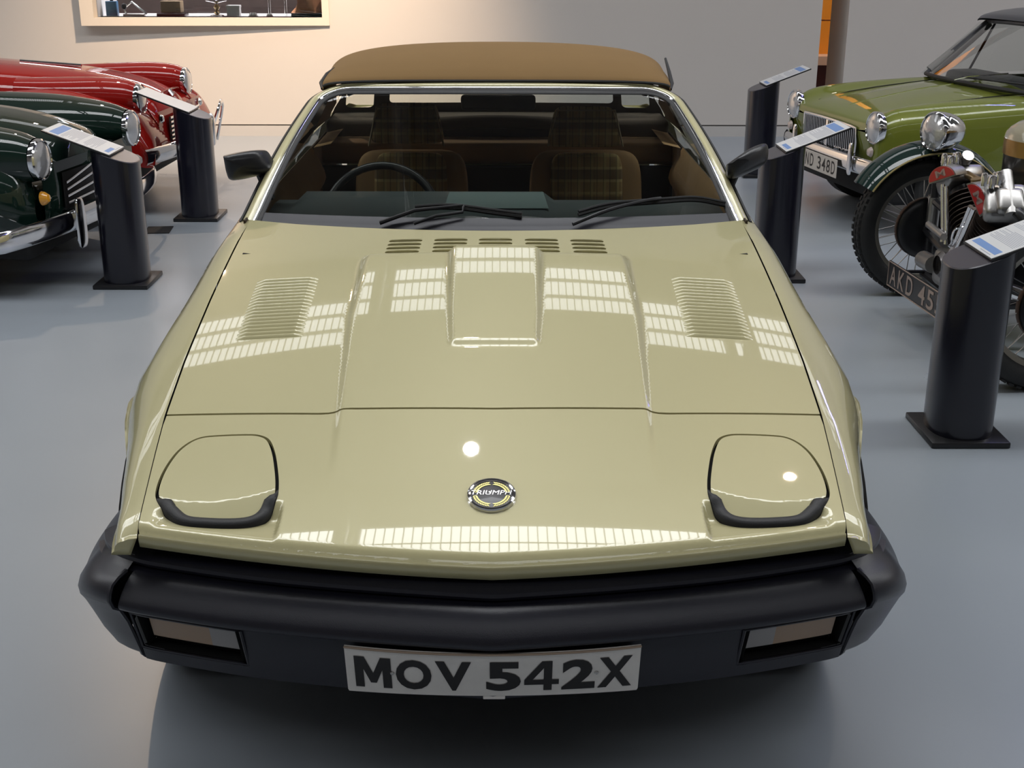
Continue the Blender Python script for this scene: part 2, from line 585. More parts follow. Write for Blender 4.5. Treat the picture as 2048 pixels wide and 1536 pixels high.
for k, (x, s) in enumerate(((-2.12, 0.8), (-1.98, 0.6))):
    e = thing('metal_nut', ('larger' if k == 0 else 'smaller') + ' loose metal collar lying on the display case shelf', 'part', (x, WY + 0.12, CZ0))
    part('collar', lathe([(0.02 * s, 0), (0.04 * s, 0), (0.045 * s, 0.02 * s), (0.035 * s, 0.04 * s), (0.02 * s, 0.04 * s), (0.02 * s, 0)], 16), STEEL, e)
    part('flange', lathe([(0.02 * s, 0.001), (0.055 * s, 0.001), (0.055 * s, 0.008 * s), (0.02 * s, 0.008 * s)], 16), STEEL, e)
e = thing('glass_tube', 'pair of upright clear glass tubes in the right half of the display case', 'tube', (-2.01 + 0.08, WY + 0.25, CZ0))
for dx in (-0.07, 0.07):
    part('tube', lathe([(0.012, 0.0), (0.014, 0.6)], 12, c=(dx, 0, 0)), CLEAR, e)
e = thing('bronze_sculpture', 'glossy brown rocky statuette on dark plinth at right end of display case', 'sculpture', (-1.66, WY + 0.2, CZ0))
part('plinth', rbox(-0.135, 0.135, -0.08, 0.08, 0, 0.028, 0.004), SATIN, e)
rk = []
for i in range(9):
    t = i / 8
    rr = (0.125 - 0.055 * t ** 0.8)
    rk.append([((rr * (1 + 0.16 * math.sin(5 * q + 4 * t) + 0.1 * math.sin(9 * q - 7 * t))) * math.cos(q) + 0.015 * math.sin(6 * t), (0.55 * rr * (1 + 0.2 * math.sin(4 * q + 6 * t))) * math.sin(q), 0.028 + 0.30 * t) for q in [2 * PI * k / 26 for k in range(26)]])
gr = grid(rk, closed_v=True)
gr[1].append(tuple(range(len(gr[0]) - 26, len(gr[0]))))
part('figure', gr, mat('bronze', (0.42, 0.20, 0.10), 0.28, 0.7, noise=0.3, nscale=20), e, 30)

# ------------------------------------------------------------------ information lecterns
COLM = mat('lectern_column', (0.008, 0.008, 0.016), 0.24, 0.0, coat=0.2, coat_rough=0.15)
TOPM = mat('lectern_top', (0.05, 0.047, 0.058), 0.24)
CARDM = mat('printed_card', (0.62, 0.62, 0.62), 0.45)
BLUEM = mat('blue_print', (0.16, 0.27, 0.52), 0.5)
INKM = mat('grey_print', (0.30, 0.31, 0.36), 0.6)
def lectern(x, y, s, label, printed=True, rows=26):
    """s=+1: board climbs towards +x"""
    e = thing('information_lectern', label, 'information stand', (x, y, 0), 0 if s > 0 else PI, 'slanted information lecterns between the cars')
    part('base_plate', rbox(-0.135, 0.135, -0.15, 0.15, 0.0, 0.022, 0.005, 2), SATIN, e)
    def zt(q):
        return 0.647 + 0.385 * q
    n = 44
    prof = []
    for k in range(n):
        q = 2 * PI * k / n
        cx, cy = math.cos(q), math.sin(q)
        # rounded oval plan
        prof.append((0.108 * math.copysign(abs(cx) ** 0.8, cx), 0.13 * math.copysign(abs(cy) ** 0.8, cy)))
    rows_ = [[(a, b, 0.022) for a, b in prof], [(a, b, zt(a)) for a, b in prof]]
    v, f = grid(rows_, closed_v=True)
    part('column', (v, f), COLM, e, 50)
    part('column_cap', ([(a, b, zt(a) - 0.0002) for a, b in prof] + [(a * 0.97, b * 0.97, zt(a * 0.97) + 0.003) for a, b in prof],
                     [tuple(range(n, 2 * n))] + [(k, (k + 1) % n, n + (k + 1) % n, n + k) for k in range(n)]), TOPM, e, 30)
    ang = -math.atan(0.385)
    L = 0.335
    Mx = Matrix.Translation((-0.008, 0, zt(-0.008) + 0.0045)) @ Matrix.Rotation(ang, 4, 'Y')
    part('board', xf(rbox(0, L, -0.128, 0.128, 0, 0.008, 0.002, 2), Mx), SATIN, e, 30)
    c = part('card', xf(rbox(0.004, L - 0.004, -0.124, 0.124, 0.0082, 0.0102, 0.0008, 1), Mx), CARDM, e, 30)
    if printed:
        bl = [box(0.022, 0.050, -0.105, 0.105, 0.0101, 0.0104), box(L - 0.062, L - 0.02, -0.11, 0.11, 0.0101, 0.0104)] if s > 0 and y < 3 else \
             [box(L - 0.075, L - 0.03, -0.105, 0.105, 0.0101, 0.0104), box(0.018, 0.04, -0.09 if s > 0 else -0.02, 0.05 if s > 0 else 0.09, 0.0101, 0.0104)]
        for q in bl:
            part('printed_band', xf(q, Mx), BLUEM, e, 0, 'blue printed band')
        ln = []
        u = 0.082
        while u < L - 0.085:
            if not (0.15 < u < 0.168):
                ln.append(box(u, u + 0.0022, -0.108, 0.108 - random.choice((0, 0, 0.01, 0.03, 0.07)), 0.0101, 0.0103))
            u += 0.0062
        ln.append(box(0.012, 0.015, -0.09, 0.0, 0.0101, 0.0103))
        part('printed_lines', xf(join(*ln), Mx), INKM, e, 0, 'rows of small grey printed text')['kind'] = 'stuff'
    return e
lectern(1.617, 2.19, 1, 'dark lectern nearest the camera at right, white card, in front of the three-wheeler')
lectern(1.415, 4.36, 1, 'dark lectern right of the gold car beside its door mirror, bluish card')
lectern(1.905, 7.30, 1, 'farthest dark lectern at right, near the far wall before the light green car')
lectern(-1.865, 4.235, -1, 'dark lectern at left in front of the dark green car, printed card')
lectern(-1.855, 5.80, -1, 'dark lectern at left in front of the red car, blank pale card', False)
# the black mat on the floor between the left lecterns
mt = part('floor_plate', mv(rbox(-0.075, 0.075, -0.09, 0.09, 0, 0.006, 0.002, 1), (-2.02, 5.42, 0), 0.1), MATTE)
mt['label'] = 'small flat black floor plate between the two left lecterns'
mt['category'] = 'floor plate'
# ------------------------------------------------------------------ the gold wedge-shaped convertible
T7 = thing('sports_car', 'champagne gold wedge-shaped convertible with brown soft top in the middle', 'car', (0, 2.0, 0), world=True)
_ys = np.array([-.1, .05, .1, .3, .6, .9, 1.2, 1.45, 1.7])
_sl = np.array([.5, .42, .34, .25, .225, .205, .18, .13, .10])
_yy = np.linspace(-.1, 1.7, 721)
_s = np.interp(_yy, _ys, _sl)
_k = np.ones(41) / 41
_s = np.convolve(np.pad(_s, 20, 'edge'), _k, 'valid')
_zz = np.concatenate([[0], np.cumsum((_s[1:] + _s[:-1]) / 2 * np.diff(_yy))])
_zz += .905 - np.interp(1.45, _yy, _zz)
# cubic-smooth lookup
def hc(y):
    y = np.asarray(y, float)
    t = (y + .1) / (_yy[1] - _yy[0])
    i = np.clip(np.floor(t).astype(int), 0, 718)
    fr = t - i
    # quadratic blend keeps the slope continuous
    dz = _s[i] + (_s[i + 1] - _s[i]) * np.clip(fr, -5, 5) / 2
    return _zz[i] + dz * fr * (_yy[1] - _yy[0])
def edge_y(x):          # front edge of the nose in plan
    ax = np.abs(x)
    return 0.074 + 0.045 * ax + 0.185 * ax ** 2
def base(x, y):
    ax = np.abs(x)
    z = hc(y) - .028 * (x / .7) ** 2
    # edge roll at the front lip
    d = y - edge_y(x)
    z = z - 0.010 * np.clip(1 - d / 0.022, 0, 1) ** 2.2
    return z
def bulge(x, y):
    ax = np.abs(x)
    # broad centre plateau
    xe = np.interp(y, [.3, .67, .9, 1.16, 1.25], [.300, .318, .326, .318, .312])
    wd = np.interp(y, [.3, .7, 1.0, 1.2], [.020, .016, .024, .034])
    A = np.interp(y, [.28, .45, .7, 1.0, 1.19, 1.21, 1.245], [0, .0040, .009, .0155, .020, .019, 0.0])
    b1 = A * (1 - sstep(xe, xe + wd, ax))
    # centre hump
    xe2 = np.interp(y, [.74, .9, 1.2], [.088, .096, .100])
    wd2 = np.interp(y, [.74, .9, 1.2], [.016, .016, .026])
    A2 = np.interp(y, [.75, 1.2], [.008, .021]) * sstep(.738, .768, y) * (1 - sstep(1.195, 1.228, y))
    return b1 + A2 * (1 - sstep(xe2, xe2 + wd2, ax))
def dish(x, y):
    ax = np.abs(x)
    m = sstep(.388, .399, ax) * (1 - sstep(.614, .636, ax))
    yf = edge_y(x) + 0.010
    d = np.clip(y - yf, 0, 1)
    return m * np.minimum(d * 0.28, .018) * (1 - sstep(.205, .238, y) * (1 - sstep(.408, .418, ax) * (1 - sstep(.60, .62, ax)))) * (1 - sstep(.262, .30, y))
def HN(x, y):
    return base(x, y) + bulge(x, y) - dish(x, y)
def HB(x, y):
    return base(x, y) + bulge(x, y)

def gapx(y):
    return np.interp(y, [.16, .29, .415, .54, .75, 1.04, 1.3, 1.6], [.650, .661, .672, .682, .689, .691, .690, .690])
def front_y(x):         # bonnet front shut line
    ax = np.abs(x)
    return np.interp(ax, [0, .27, .31, .345, .7], [.507, .514, .516, .508, .537]) 
def rear_y(x):
    ax = np.abs(x)
    return 1.402 + .33 * ax ** 2 + .06 * np.clip(ax - .55, 0, 1) 
G = .0030
# bonnet
xs = np.linspace(-.68, .68, 69)
ol = [(x, float(front_y(x)) + G) for x in np.linspace(-float(gapx(.54)) + G, float(gapx(.54)) - G, 61)]
yr = float(rear_y(.69))
ol += [(float(gapx(y)) - G, y) for y in np.linspace(.60, yr - .02, 14)]
ol += [(x, float(rear_y(x))) for x in np.linspace(.683, -.683, 41)]
ol += [(-float(gapx(y)) + G, y) for y in np.linspace(yr - .02, .60, 14)]
slots = []
for cxx in (-.2365, -.1175, .0, .1205, .2405):
    for r in range(4):
        y = 1.262 + r * .0245
        cx_ = cxx * (1 + .02 * (1 - r / 3))
        hw, hh = .044, .0042
        rr = []
        for a0, a1, c in ((-90, 90, (hw - hh)), (90, 270, -(hw - hh))):
            for q in np.linspace(a0, a1, 7):
                rr.append((cx_ + c + hh * math.cos(math.radians(q)), y + hh * math.sin(math.radians(q))))
        slots.append(rr)
bonnet = panel('bonnet', ol, HB, .0085, GOLD, T7, holes=slots, thick=.010)
# raised rear lips above each vent slot
for sl in slots:
    A = np.array(sl)
    x0, x1, yt = A[:, 0].min(), A[:, 0].max(), A[:, 1].max()
    rows = []
    for i in range(13):
        x = x0 + (x1 - x0) * i / 12
        k = math.sin(PI * min(1, max(0, i / 12)) ) ** .3
        z = float(HB(np.array([x]), np.array([yt]))[0])
        rows.append([(x, yt - .002 * k, z - .001), (x, yt - .0015, z + .003 * k), (x, yt + .005, z + .003 * k), (x, yt + .012, float(HB(np.array([x]), np.array([yt + .012]))[0]) - .0006)])
    o = part('vent_lip', grid(rows), GOLD, T7)
    o.parent = bonnet
    o.matrix_parent_inverse = Matrix()
# side louvres
def louvre(x0, x1, y):
    rows = []
    n = 14
    for i in range(n + 1):
        t = i / n
        x = x0 + (x1 - x0) * t
        k = min(1, min(t, 1 - t) * 9) ** .6
        zz = [float(HB(np.array([x]), np.array([y + d]))[0]) for d in (-.0065, -.002, .003, .0045)]
        rows.append([(x, y - .0065, zz[0] - .0004), (x, y - .003, zz[1] + .0035 * k), (x, y + .0015, zz[2] + .0052 * k), (x, y + .0042, zz[3] + .0042 * k), (x, y + .0046, zz[3] - .0006)])
    return grid(rows)
for sg in (-1, 1):
    for k in range(18):
        o = part('louvre', louvre(min(sg * .437, sg * .590), max(sg * .437, sg * .590), .832 + k * .0168), GOLD, T7)
        o.parent = bonnet
        o.matrix_parent_inverse = Matrix()

# nose panel with two lamp pod openings
pod = [(-.612, .222), (-.636, .262), (-.643, .300), (-.641, .350), (-.630, .400), (-.612, .432), (-.590, .448), (-.56, .4515), (-.50, .4495), (-.470, .444), (-.447, .426),
       (-.430, .385), (-.417, .335), (-.407, .285), (-.404, .245), (-.412, .212), (-.432, .190), (-.465, .180), (-.52, .181), (-.575, .192)]
pod = [tuple(p) for p in cr(pod + [pod[0]], 5)[:-1]]
podR = [(-x, y) for x, y in reversed(pod)]
on = [(x, float(edge_y(x))) for x in np.linspace(-.648, .648, 81)]
on += [(float(gapx(y)) - .0012, y) for y in np.linspace(.19, .50, 20)]
on += [(x, float(front_y(x)) - G) for x in np.linspace(.678, -.678, 81)]
on += [(-float(gapx(y)) + .0012, y) for y in np.linspace(.50, .19, 20)]
nose = panel('nose_panel', on, HN, .0058, GOLD, T7, holes=[pod, podR], thick=.010, extra=[(x + q * .5, float(edge_y(x)) + q) for q in (.0040, .0078, .0116, .0154, .0192, .023) for x in np.linspace(-.640, .640, 240)])
# lip under the nose edge
rows = []
for x in np.linspace(-.650, .650, 81):
    y = float(edge_y(x))
    z = float(HN(np.array([x]), np.array([y]))[0])
    rows.append([(x, y, z), (x, y - .003, z - .003), (x, y - .004, z - .010), (x, y + .000, z - .026), (x, y + .010, z - .030)])
part('nose_lip', grid(rows), mat('champagne_paint', ()), T7, 60)
# pods
def podlid(x, y):
    z = base(x, y)
    # crease line: front face of the lid drops away
    ax = np.abs(x)
    yc = .272 - .030 * (1 - ((ax - .525) / .12) ** 2)
    return z - np.clip(yc - y, 0, 1) * .27 + .0012
def shrink(poly, d):
    P = np.array(poly)
    nx = np.roll(P, -1, 0) - np.roll(P, 1, 0)
    nn = np.stack([-nx[:, 1], nx[:, 0]], 1)
    nn /= np.linalg.norm(nn, axis=1)[:, None]
    c = P.mean(0)
    sgn = np.sign(((c - P) * nn).sum(1))
    return P + nn * sgn[:, None] * d
for sg in (-1, 1):
    pl = np.array(pod)
    # rubber takes the front of the opening
    wv = .0035 + .017 * sstep(0.285, .245, pl[:, 1]) if False else None
    P0 = pl.copy()
    dd = .0066 + .0190 * (1 - sstep(.235, .262, pl[:, 1]))
    nx = np.roll(P0, -1, 0) - np.roll(P0, 1, 0)
    nn = np.stack([-nx[:, 1], nx[:, 0]], 1)
    nn /= np.linalg.norm(nn, axis=1)[:, None]
    sgn = np.sign(((P0.mean(0) - P0) * nn).sum(1))
    P1 = P0 + nn * sgn[:, None] * dd[:, None]
    poly = [(x * -sg, y) for x, y in P1]
    lid = panel('headlamp_lid', poly, podlid, .0055, GOLD, T7, thick=.014)
    # rubber gasket
    k = [i for i in range(len(P0)) if P0[i, 1] < .268]
    k = sorted(k, key=lambda i: (i - 60) % len(P0)) if False else k
    # order along the loop starting from the outer side
    idx = [i for i in range(-8, len(P0)) ]
    seq = []
    n = len(P0)
    start = next(i for i in range(n) if P0[i, 1] < .268 and P0[i - 1, 1] >= .268)
    i = start
    while P0[i % n, 1] < .268:
        seq.append(i % n)
        i += 1
    rows = []
    for q, i in enumerate(seq):
        t = q / (len(seq) - 1)
        kk = min(1, min(t, 1 - t) * 14)
        a, b = P0[i], P1[i]
        sx = -sg
        za = float(HN(np.array([a[0]]), np.array([a[1]]))[0])
        zb = float(podlid(np.array([b[0]]), np.array([b[1]]))[0])
        m1, m2 = a + (b - a) * .04, a + (b - a) * .93
        pt = [(a + (b - a) * f_, max(za, zb - .004) * (1 - f_) + max(zb - .003, za - .006) * f_ + h_) for f_, h_ in ((.03, -.012), (.05, .004 * kk), (.3, .0085 * kk), (.7, .0095 * kk), (.93, .006 * kk), (.95, -.012))]
        rows.append([(p[0] * sx, p[1], z) for p, z in pt])
    part('lamp_gasket', grid(rows), BLACKRUB, T7, 60)
    part('lamp_well', ([(x * -sg, y, float(base(np.array([x]), np.array([y]))[0]) - .016) for x, y in pod], [tuple(range(len(pod)))]), MATTE, T7, 0)

# dark inner panel below every shut line
pts = [[(x, y, float(base(np.array([x]), np.array([y]))[0]) - .022 - .006 * (abs(x) > .6)) for x in np.linspace(-.700, .700, 41)] for y in np.linspace(.24, 1.50, 40)]
part('inner_panel', grid(pts), MATTE, T7)

# wings and body sides
def side_w(y):
    return float(np.interp(y, [.165, .19, .25, .31, .53, .70, .80, .95, 1.08, 1.2, 1.5, 2.6, 3.6, 3.95, 4.07], [.688, .700, .712, .720, .768, .815, .832, .832, .818, .812, .812, .815, .800, .77, .74]))
def arch_z(y, c, r=.335):
    d = abs(y - c)
    return .30 + math.sqrt(r * r - d * d) if d < r else .235
def sec(y, xg, zg, belt=0.0):
    w_ = side_w(y)
    xc = xg + .026
    lowz = max(arch_z(y, .80), arch_z(y, 2.96)) 
    if y < .40:
        lowz = max(lowz, .570)
    pts = [(xg, zg), (xg + .014, zg - .002), (xc, zg - .007)]
    zm = .60 if y < 3 else .62
    if y < .45:
        zm = min(zm, max(.575, zg - .06))
    h_ = zg - .007 - zm
    for t in (.10, .3, .55, .8, 1.0):
        a = t * PI / 2
        x = xc + (w_ - xc) * math.sin(a) ** .9
        z = zg - .007 - h_ * (1 - math.cos(a)) ** .85
        pts.append((x, max(z, lowz + .001)))
    for t in (.33, .66, 1.0):
        z = min(pts[7][1], zm) + (lowz - zm) * t if zm > lowz else lowz
        pts.append((w_ - .03 * t * t if lowz < .4 else w_ + .006 * t, max(z, lowz)))
    # flange turned in at the bottom
    pts.append((w_ - .03, lowz))
    return pts
def zside(y, x=.69):
    return float(base(np.array([x]), np.array([min(y, 1.5)]))[0])
def body_side(name, yl, flip, zf, xf_):
    rows = []
    for y in yl:
        s_ = sec(y, xf_(y), zf(y))
        rows.append([(x * flip, y, z) for x, z in s_])
    return grid(rows)
ywing = sorted(set(list(np.linspace(.185, 1.60, 50)) + [.466, 1.134]))
def belt(y):
    return float(np.interp(y, [1.45, 1.6, 2.2, 2.9, 3.4, 3.9, 4.07], [zside(1.45), zside(1.5) + .004, .900, .915, .925, .93, .90]))
def xin(y):
    return float(np.interp(y, [1.4, 1.6, 2.2, 2.9, 3.6, 4.07], [.690, .690, .720, .722, .705, .66]))
for sg in (-1, 1):
    g = body_side('w', ywing, sg, lambda y: zside(y) if y < 1.45 else belt(y), lambda y: float(gapx(y)) + .0012 if y < 1.4 else xin(y))
    # rounded front end of the wing
    s0 = sec(.185, float(gapx(.185)) + .0012, zside(.185))
    r0 = [(x * sg, .185, z) for x, z in s0]
    r1 = [(x * sg * .998, .176, z - .004) for x, z in s0]
    r2 = [((.650 + (x - .650) * .75) * sg, .170, .56 + (z - .56) * .85) for x, z in s0]
    r2 = [((.670 + (x - .670) * .88) * sg, .171, .585 + (z - .585) * .88) for x, z in s0]
    r3 = [(.667 * sg, .1705, .588) for x, z in s0]
    g2 = grid([r3, r2, r1, r0], closed_v=True)
    part('front_wing', join(g, g2), GOLD, T7, 50)
    part('door', body_side('d', np.linspace(1.606, 2.76, 24), sg, belt, xin), GOLD, T7, 50)
    part('rear_wing', body_side('r', sorted(set(list(np.linspace(2.766, 4.06, 40)) + [2.626, 3.294])), sg, belt, xin), GOLD, T7, 50)
    for c in (.80, 2.96):
        part('arch_lining', grid([[((side_w(c) - .035 - .25 * t) * sg, c + .335 * math.cos(q), .30 + .335 * math.sin(q)) for q in np.linspace(0, PI, 21)] for t in (0, 1)]), MATTE, T7)
    # wheels
    for c in (.80, 2.96):
        wl = part('wheel', mv(lathe([(.0, -.02), (.05, -.02), (.06, 0), (.13, .01), (.155, -.005), (.165, .01), (.165, -.15)], 36, 'X'), ((side_w(.8) - .045) * sg, c, .295), 0 if sg > 0 else PI), STEEL, T7)
        ty = part('tyre', mv(lathe([(.165, .0), (.18, .012), (.23, .022), (.275, .012), (.292, -.01), (.295, -.04), (.295, -.12), (.285, -.15), (.2, -.165), (.165, -.15)], 44, 'X'), ((side_w(.8) - .045) * sg, c, .295), 0 if sg > 0 else PI), TYRE, T7)
        ty.parent = wl
        ty.matrix_parent_inverse = Matrix()
# rear deck and tail
def deckz(x, y):
    return float(np.interp(y, [3.2, 3.6, 4.06], [.930, .945, .915])) - .02 * (x / .7) ** 2
part('boot_lid', grid([[(x, y, deckz(x, y)) for x in np.linspace(-.69, .69, 21)] for y in np.linspace(3.30, 4.04, 14)]), GOLD, T7)
part('tail_panel', grid([[(x, 4.05 + .03 * math.sin(z * 4), z) for x in np.linspace(-.72, .72, 15)] for z in np.linspace(.30, .905, 8)]), GOLD, T7)
part('underside_light_block', rbox(-.60, .60, .55, 3.95, .20, .40, .02), MATTE, T7)  # unseen dark box for the chassis, added to block light under the car
part('bulkhead', box(-.66, .66, 1.30, 1.33, .3, .86), MATTE, T7, 0)

# ------------------------------------------------------------------ bumper
def plan(s):
    """s in metres of lateral arc: returns reference curve point of the bumper face and the outward normal"""
    P = BP
    i = min(max(int(s), 0), len(P) - 2)
    return P[i]
_half = cr([(-.03, -.006), (.0, -.002), (.233, .030), (.446, .070), (.629, .122), (.69, .146), (.755, .190), (.800, .260), (.822, .350), (.830, .46), (.826, .56)], 10)
_half = [p for p in _half if p[0] >= 0]
full = [(-p[0], p[1]) for p in reversed(_half)] + [(float(p[0]), float(p[1])) for p in _half if p[0] > 0.001]
full = [(float(a), float(b)) for a, b in full]
FP = np.array(full)
# resample evenly
ds = np.concatenate([[0], np.cumsum(np.hypot(*np.diff(FP, axis=0).T))])
NS = 181
ss = np.linspace(0, ds[-1], NS)
FP = np.stack([np.interp(ss, ds, FP[:, 0]), np.interp(ss, ds, FP[:, 1])], 1)
for _ in range(3):
    FP[1:-1] = (FP[:-2] + 2 * FP[1:-1] + FP[2:]) / 4
tan_ = np.gradient(FP, axis=0)
tan_ /= np.linalg.norm(tan_, axis=1)[:, None]
FN = np.stack([tan_[:, 1], -tan_[:, 0]], 1)        # outward
def bsweep(prof_of, i0, i1):
    rows = []
    for i in range(i0, i1 + 1):
        rows.append([(FP[i, 0] + FN[i, 0] * d, FP[i, 1] + FN[i, 1] * d, z) for d, z in prof_of(i)])
    return grid(rows)
band = [(-.050, .5290), (-.041, .5275), (-.031, .5220), (-.021, .5140), (-.011, .5035), (-.003, .4930), (.003, .4835), (.0045, .476), (.001, .4700), (-.014, .4665)]
face = [(-.014, .467), (-.020, .463), (-.026, .450), (-.036, .410), (-.044, .370), (-.052, .338), (-.066, .332)]
iL = next(i for i in range(NS) if FP[i, 0] > -.693)
iR = NS - 1 - iL
part('bumper_band', bsweep(lambda i: band, iL, iR), BUMPERM, T7, 50)
# upper filler with its ridge between nose lip and bumper
fill = [(-.135, .566), (-.096, .562), (-.080, .5575), (-.066, .5535), (-.057, .5480), (-.0555, .5415), (-.060, .534), (-.072, .5295), (-.045, .527)]
part('bumper_filler', bsweep(lambda i: fill, iL - 16, iR + 16), BUMPERM, T7, 35)
# valance face with two lamp apertures
def arc(x):
    return int(np.argmin(np.abs(FP[:, 0] - x)))
a0, a1, b0, b1 = arc(-.682), arc(-.464), arc(.464), arc(.682)
part('valance', join(bsweep(lambda i: face, iL, a0), bsweep(lambda i: face, a1, b0), bsweep(lambda i: face, b1, iR),
                     bsweep(lambda i: face[:3], a0, a1), bsweep(lambda i: face[:3], b0, b1),
                     bsweep(lambda i: face[4:], a0, a1), bsweep(lambda i: face[4:], b0, b1)), BUMPERM, T7, 35)
AMB = mat('indicator_amber', (0.36, 0.24, 0.15), 0.25, 0, 0.6, bump=0.3, bscale=160)
WLEN = mat('sidelight_clear', (0.30, 0.28, 0.27), 0.2, 0, 0.6, bump=0.3, bscale=160)
for p, q, sg in ((a0, a1, -1), (b0, b1, 1)):
    hs = part('lamp_housing', join(bsweep(lambda i: [(-.026, .450), (-.075, .450)], p, q), bsweep(lambda i: [(-.050, .370), (-.085, .366)], p, q),
                                   bsweep(lambda i: [(-.070, .452), (-.085, .366)], p, q),
                                   bsweep(lambda i: [(-.075 if i == p else -.026, .45), (-.085 if i == p else -.05, .368)], p, p + 1),
                                   bsweep(lambda i: [(-.075 if i == q else -.026, .45), (-.085 if i == q else -.05, .368)], q - 1, q)), MATTE, T7, 20)
    rimg = [(FP[i, 0] + FN[i, 0] * -.0235, FP[i, 1] + FN[i, 1] * -.0235, .4535) for i in range(p, q + 1)] + [(FP[i, 0] + FN[i, 0] * -.0475, FP[i, 1] + FN[i, 1] * -.0475, .3665) for i in range(q, p - 1, -1)]
    rm = part('lamp_rim', tube(rimg + [rimg[0], rimg[1]], .0035, 6), BUMPERM, T7)
    rm.parent = hs
    rm.matrix_parent_inverse = Matrix()
    lo, hi = (p + 2, q - 1) if sg < 0 else (p + 1, q - 2)
    cut = lo + int((hi - lo) * .68) if sg < 0 else hi - int((hi - lo) * .68)
    prof = [(-.052, .440), (-.046, .436), (-.056, .392), (-.062, .388)]
    o1 = part('indicator_lens', bsweep(lambda i: prof, lo, cut) if sg < 0 else bsweep(lambda i: prof, cut, hi), AMB, T7, label='amber brown outer part of the lamp lens')
    o2 = part('sidelight_lens', bsweep(lambda i: prof, cut, hi) if sg < 0 else bsweep(lambda i: prof, lo, cut), WLEN, T7, label='clear ribbed inner part of the lamp lens')
    for o in (o1, o2):
        o.parent = hs
        o.matrix_parent_inverse = Matrix()
# corner caps
def cap_prof(i):
    # distance beyond the seam
    t = np.clip((abs(FP[i, 0]) - .69) / .10, 0, 1)
    t = t * t * (3 - 2 * t)
    k = np.clip((FP[i, 1] - .15) / .2, 0, 1)
    k = k * k * (3 - 2 * k)
    A = [(-.062, .552), (-.056, .540), (-.040, .530), (-.018, .525), (-.002, .517), (.006, .502), (.008, .490), (.002, .474), (-.014, .462), (-.030, .43), (-.045, .385), (-.058, .345), (-.066, .335)]
    B = [(-.125, .580), (-.100, .560), (-.075, .535), (-.050, .510), (-.028, .485), (-.010, .460), (-.001, .435), (.000, .415), (-.006, .395), (-.016, .37), (-.032, .335), (-.055, .305), (-.075, .290)]
    return [((1 - k) * a[0] + k * b[0], (1 - k) * a[1] + k * b[1]) for a, b in zip(A, B)]
for i0, i1, sg in ((0, iL - 1, -1), (iR + 1, NS - 1, 1)):
    cp = part('bumper_corner', bsweep(cap_prof, i0, i1), BUMPERM, T7, 50)
    js = i1 if sg < 0 else i0
    rb = [(FP[js, 0] + FN[js, 0] * (d + .003) , FP[js, 1] + FN[js, 1] * (d + .003), z) for d, z in cap_prof(js)]
    part('corner_rib', tube(rb[2:], .0045, 6), BUMPERM, T7)
part('front_apron', bsweep(lambda i: [(-.075, .333), (-.10, .330), (-.14, .345)], iL, iR), MATTE, T7)

# number plate
def plate_y(x, z):
    t = (.455 - z) / .108
    return (.008 + .40 * x * x) * (1 - t) + (.048 + .26 * x * x) * t
PW = mat('plate_white', (0.78, 0.74, 0.69), 0.5, noise=0.10, nscale=25)
PB = mat('plate_black', (0.014, 0.012, 0.012), 0.55)
rows = []
for x in np.linspace(-.263, .263, 31):
    rows.append([(x, plate_y(x, .457) + .006, .4580), (x, plate_y(x, .457), .457)] + [(x, plate_y(x, z), z) for z in np.linspace(.45, .352, 8)] + [(x * .993, plate_y(x, .347), .347), (x * .993, plate_y(x, .347) + .006, .346)])
npl = part('number_plate', grid(rows), PW, T7, 50)
tb = part('plate_tab', rbox(-.018, .022, .050, .053, .338, .3475, .001, 1), PW, T7)
def onto(g, cx_, cz_, lift=.0012):
    return [(p[0] + cx_, plate_y(p[0] + cx_, p[1] + cz_) - lift, p[1] + cz_) for p in g[0]], g[1]
tt = []
for ch, x, w_ in (('M', -.2140, .066), ('O', -.1410, .064), ('V', -.0700, .064), ('5', .0190, .062), ('4', .0870, .062), ('2', .1530, .060), ('X', .2190, .062)):
    hh = .077
    if ch in 'M4':
        po = [(0, 0), (0, 1), (.28, 1), (.5, .48), (.72, 1), (1, 1), (1, 0), (.76, 0), (.76, .60), (.58, .16), (.42, .16), (.24, .60), (.24, 0)] if ch == 'M' else [(0, .20), (0, .37), (.50, 1), (.80, 1), (.80, .37), (1, .37), (1, .20), (.80, .20), (.80, 0), (.56, 0), (.56, .20)]
        ho = [] if ch == 'M' else [[((q[0] - .5) * w_, (q[1] - .5) * hh) for q in ((.24, .37), (.56, .37), (.56, .77))]]
        V3, T3, _ = cdt([((q[0] - .5) * w_, (q[1] - .5) * hh) for q in po], .008, ho)
        gl_ = ([(q[0], q[1], 0) for q in V3], [tuple(q) for q in T3])
    else:
        gl_ = fine(text_geo(ch, w_, hh, bold=.04), 3)
    tt.append(part('plate_letter', onto(gl_, x, .400), PB, T7, 0, 'black character ' + ch))
sb, sb2 = [part('plate_bolt', xf(lathe([(0, .003), (.003, .002), (.004, 0)], 10), Matrix.Translation((x, plate_y(x, .402) - .001, .402)) @ along((0, -1, 0))), STEEL, T7) for x in (-.1795, .1850)]
tpb = part('plate_edge', tube([(x, plate_y(x, .457) - .001, .4575) for x in np.linspace(-.263, .263, 21)], .0022, 6), mat('aged_plate_edge', (0.36, 0.27, 0.2), 0.6), T7)
for o in [tb, sb, sb2, tpb] + tt:
    o.parent = npl
    o.matrix_parent_inverse = Matrix()

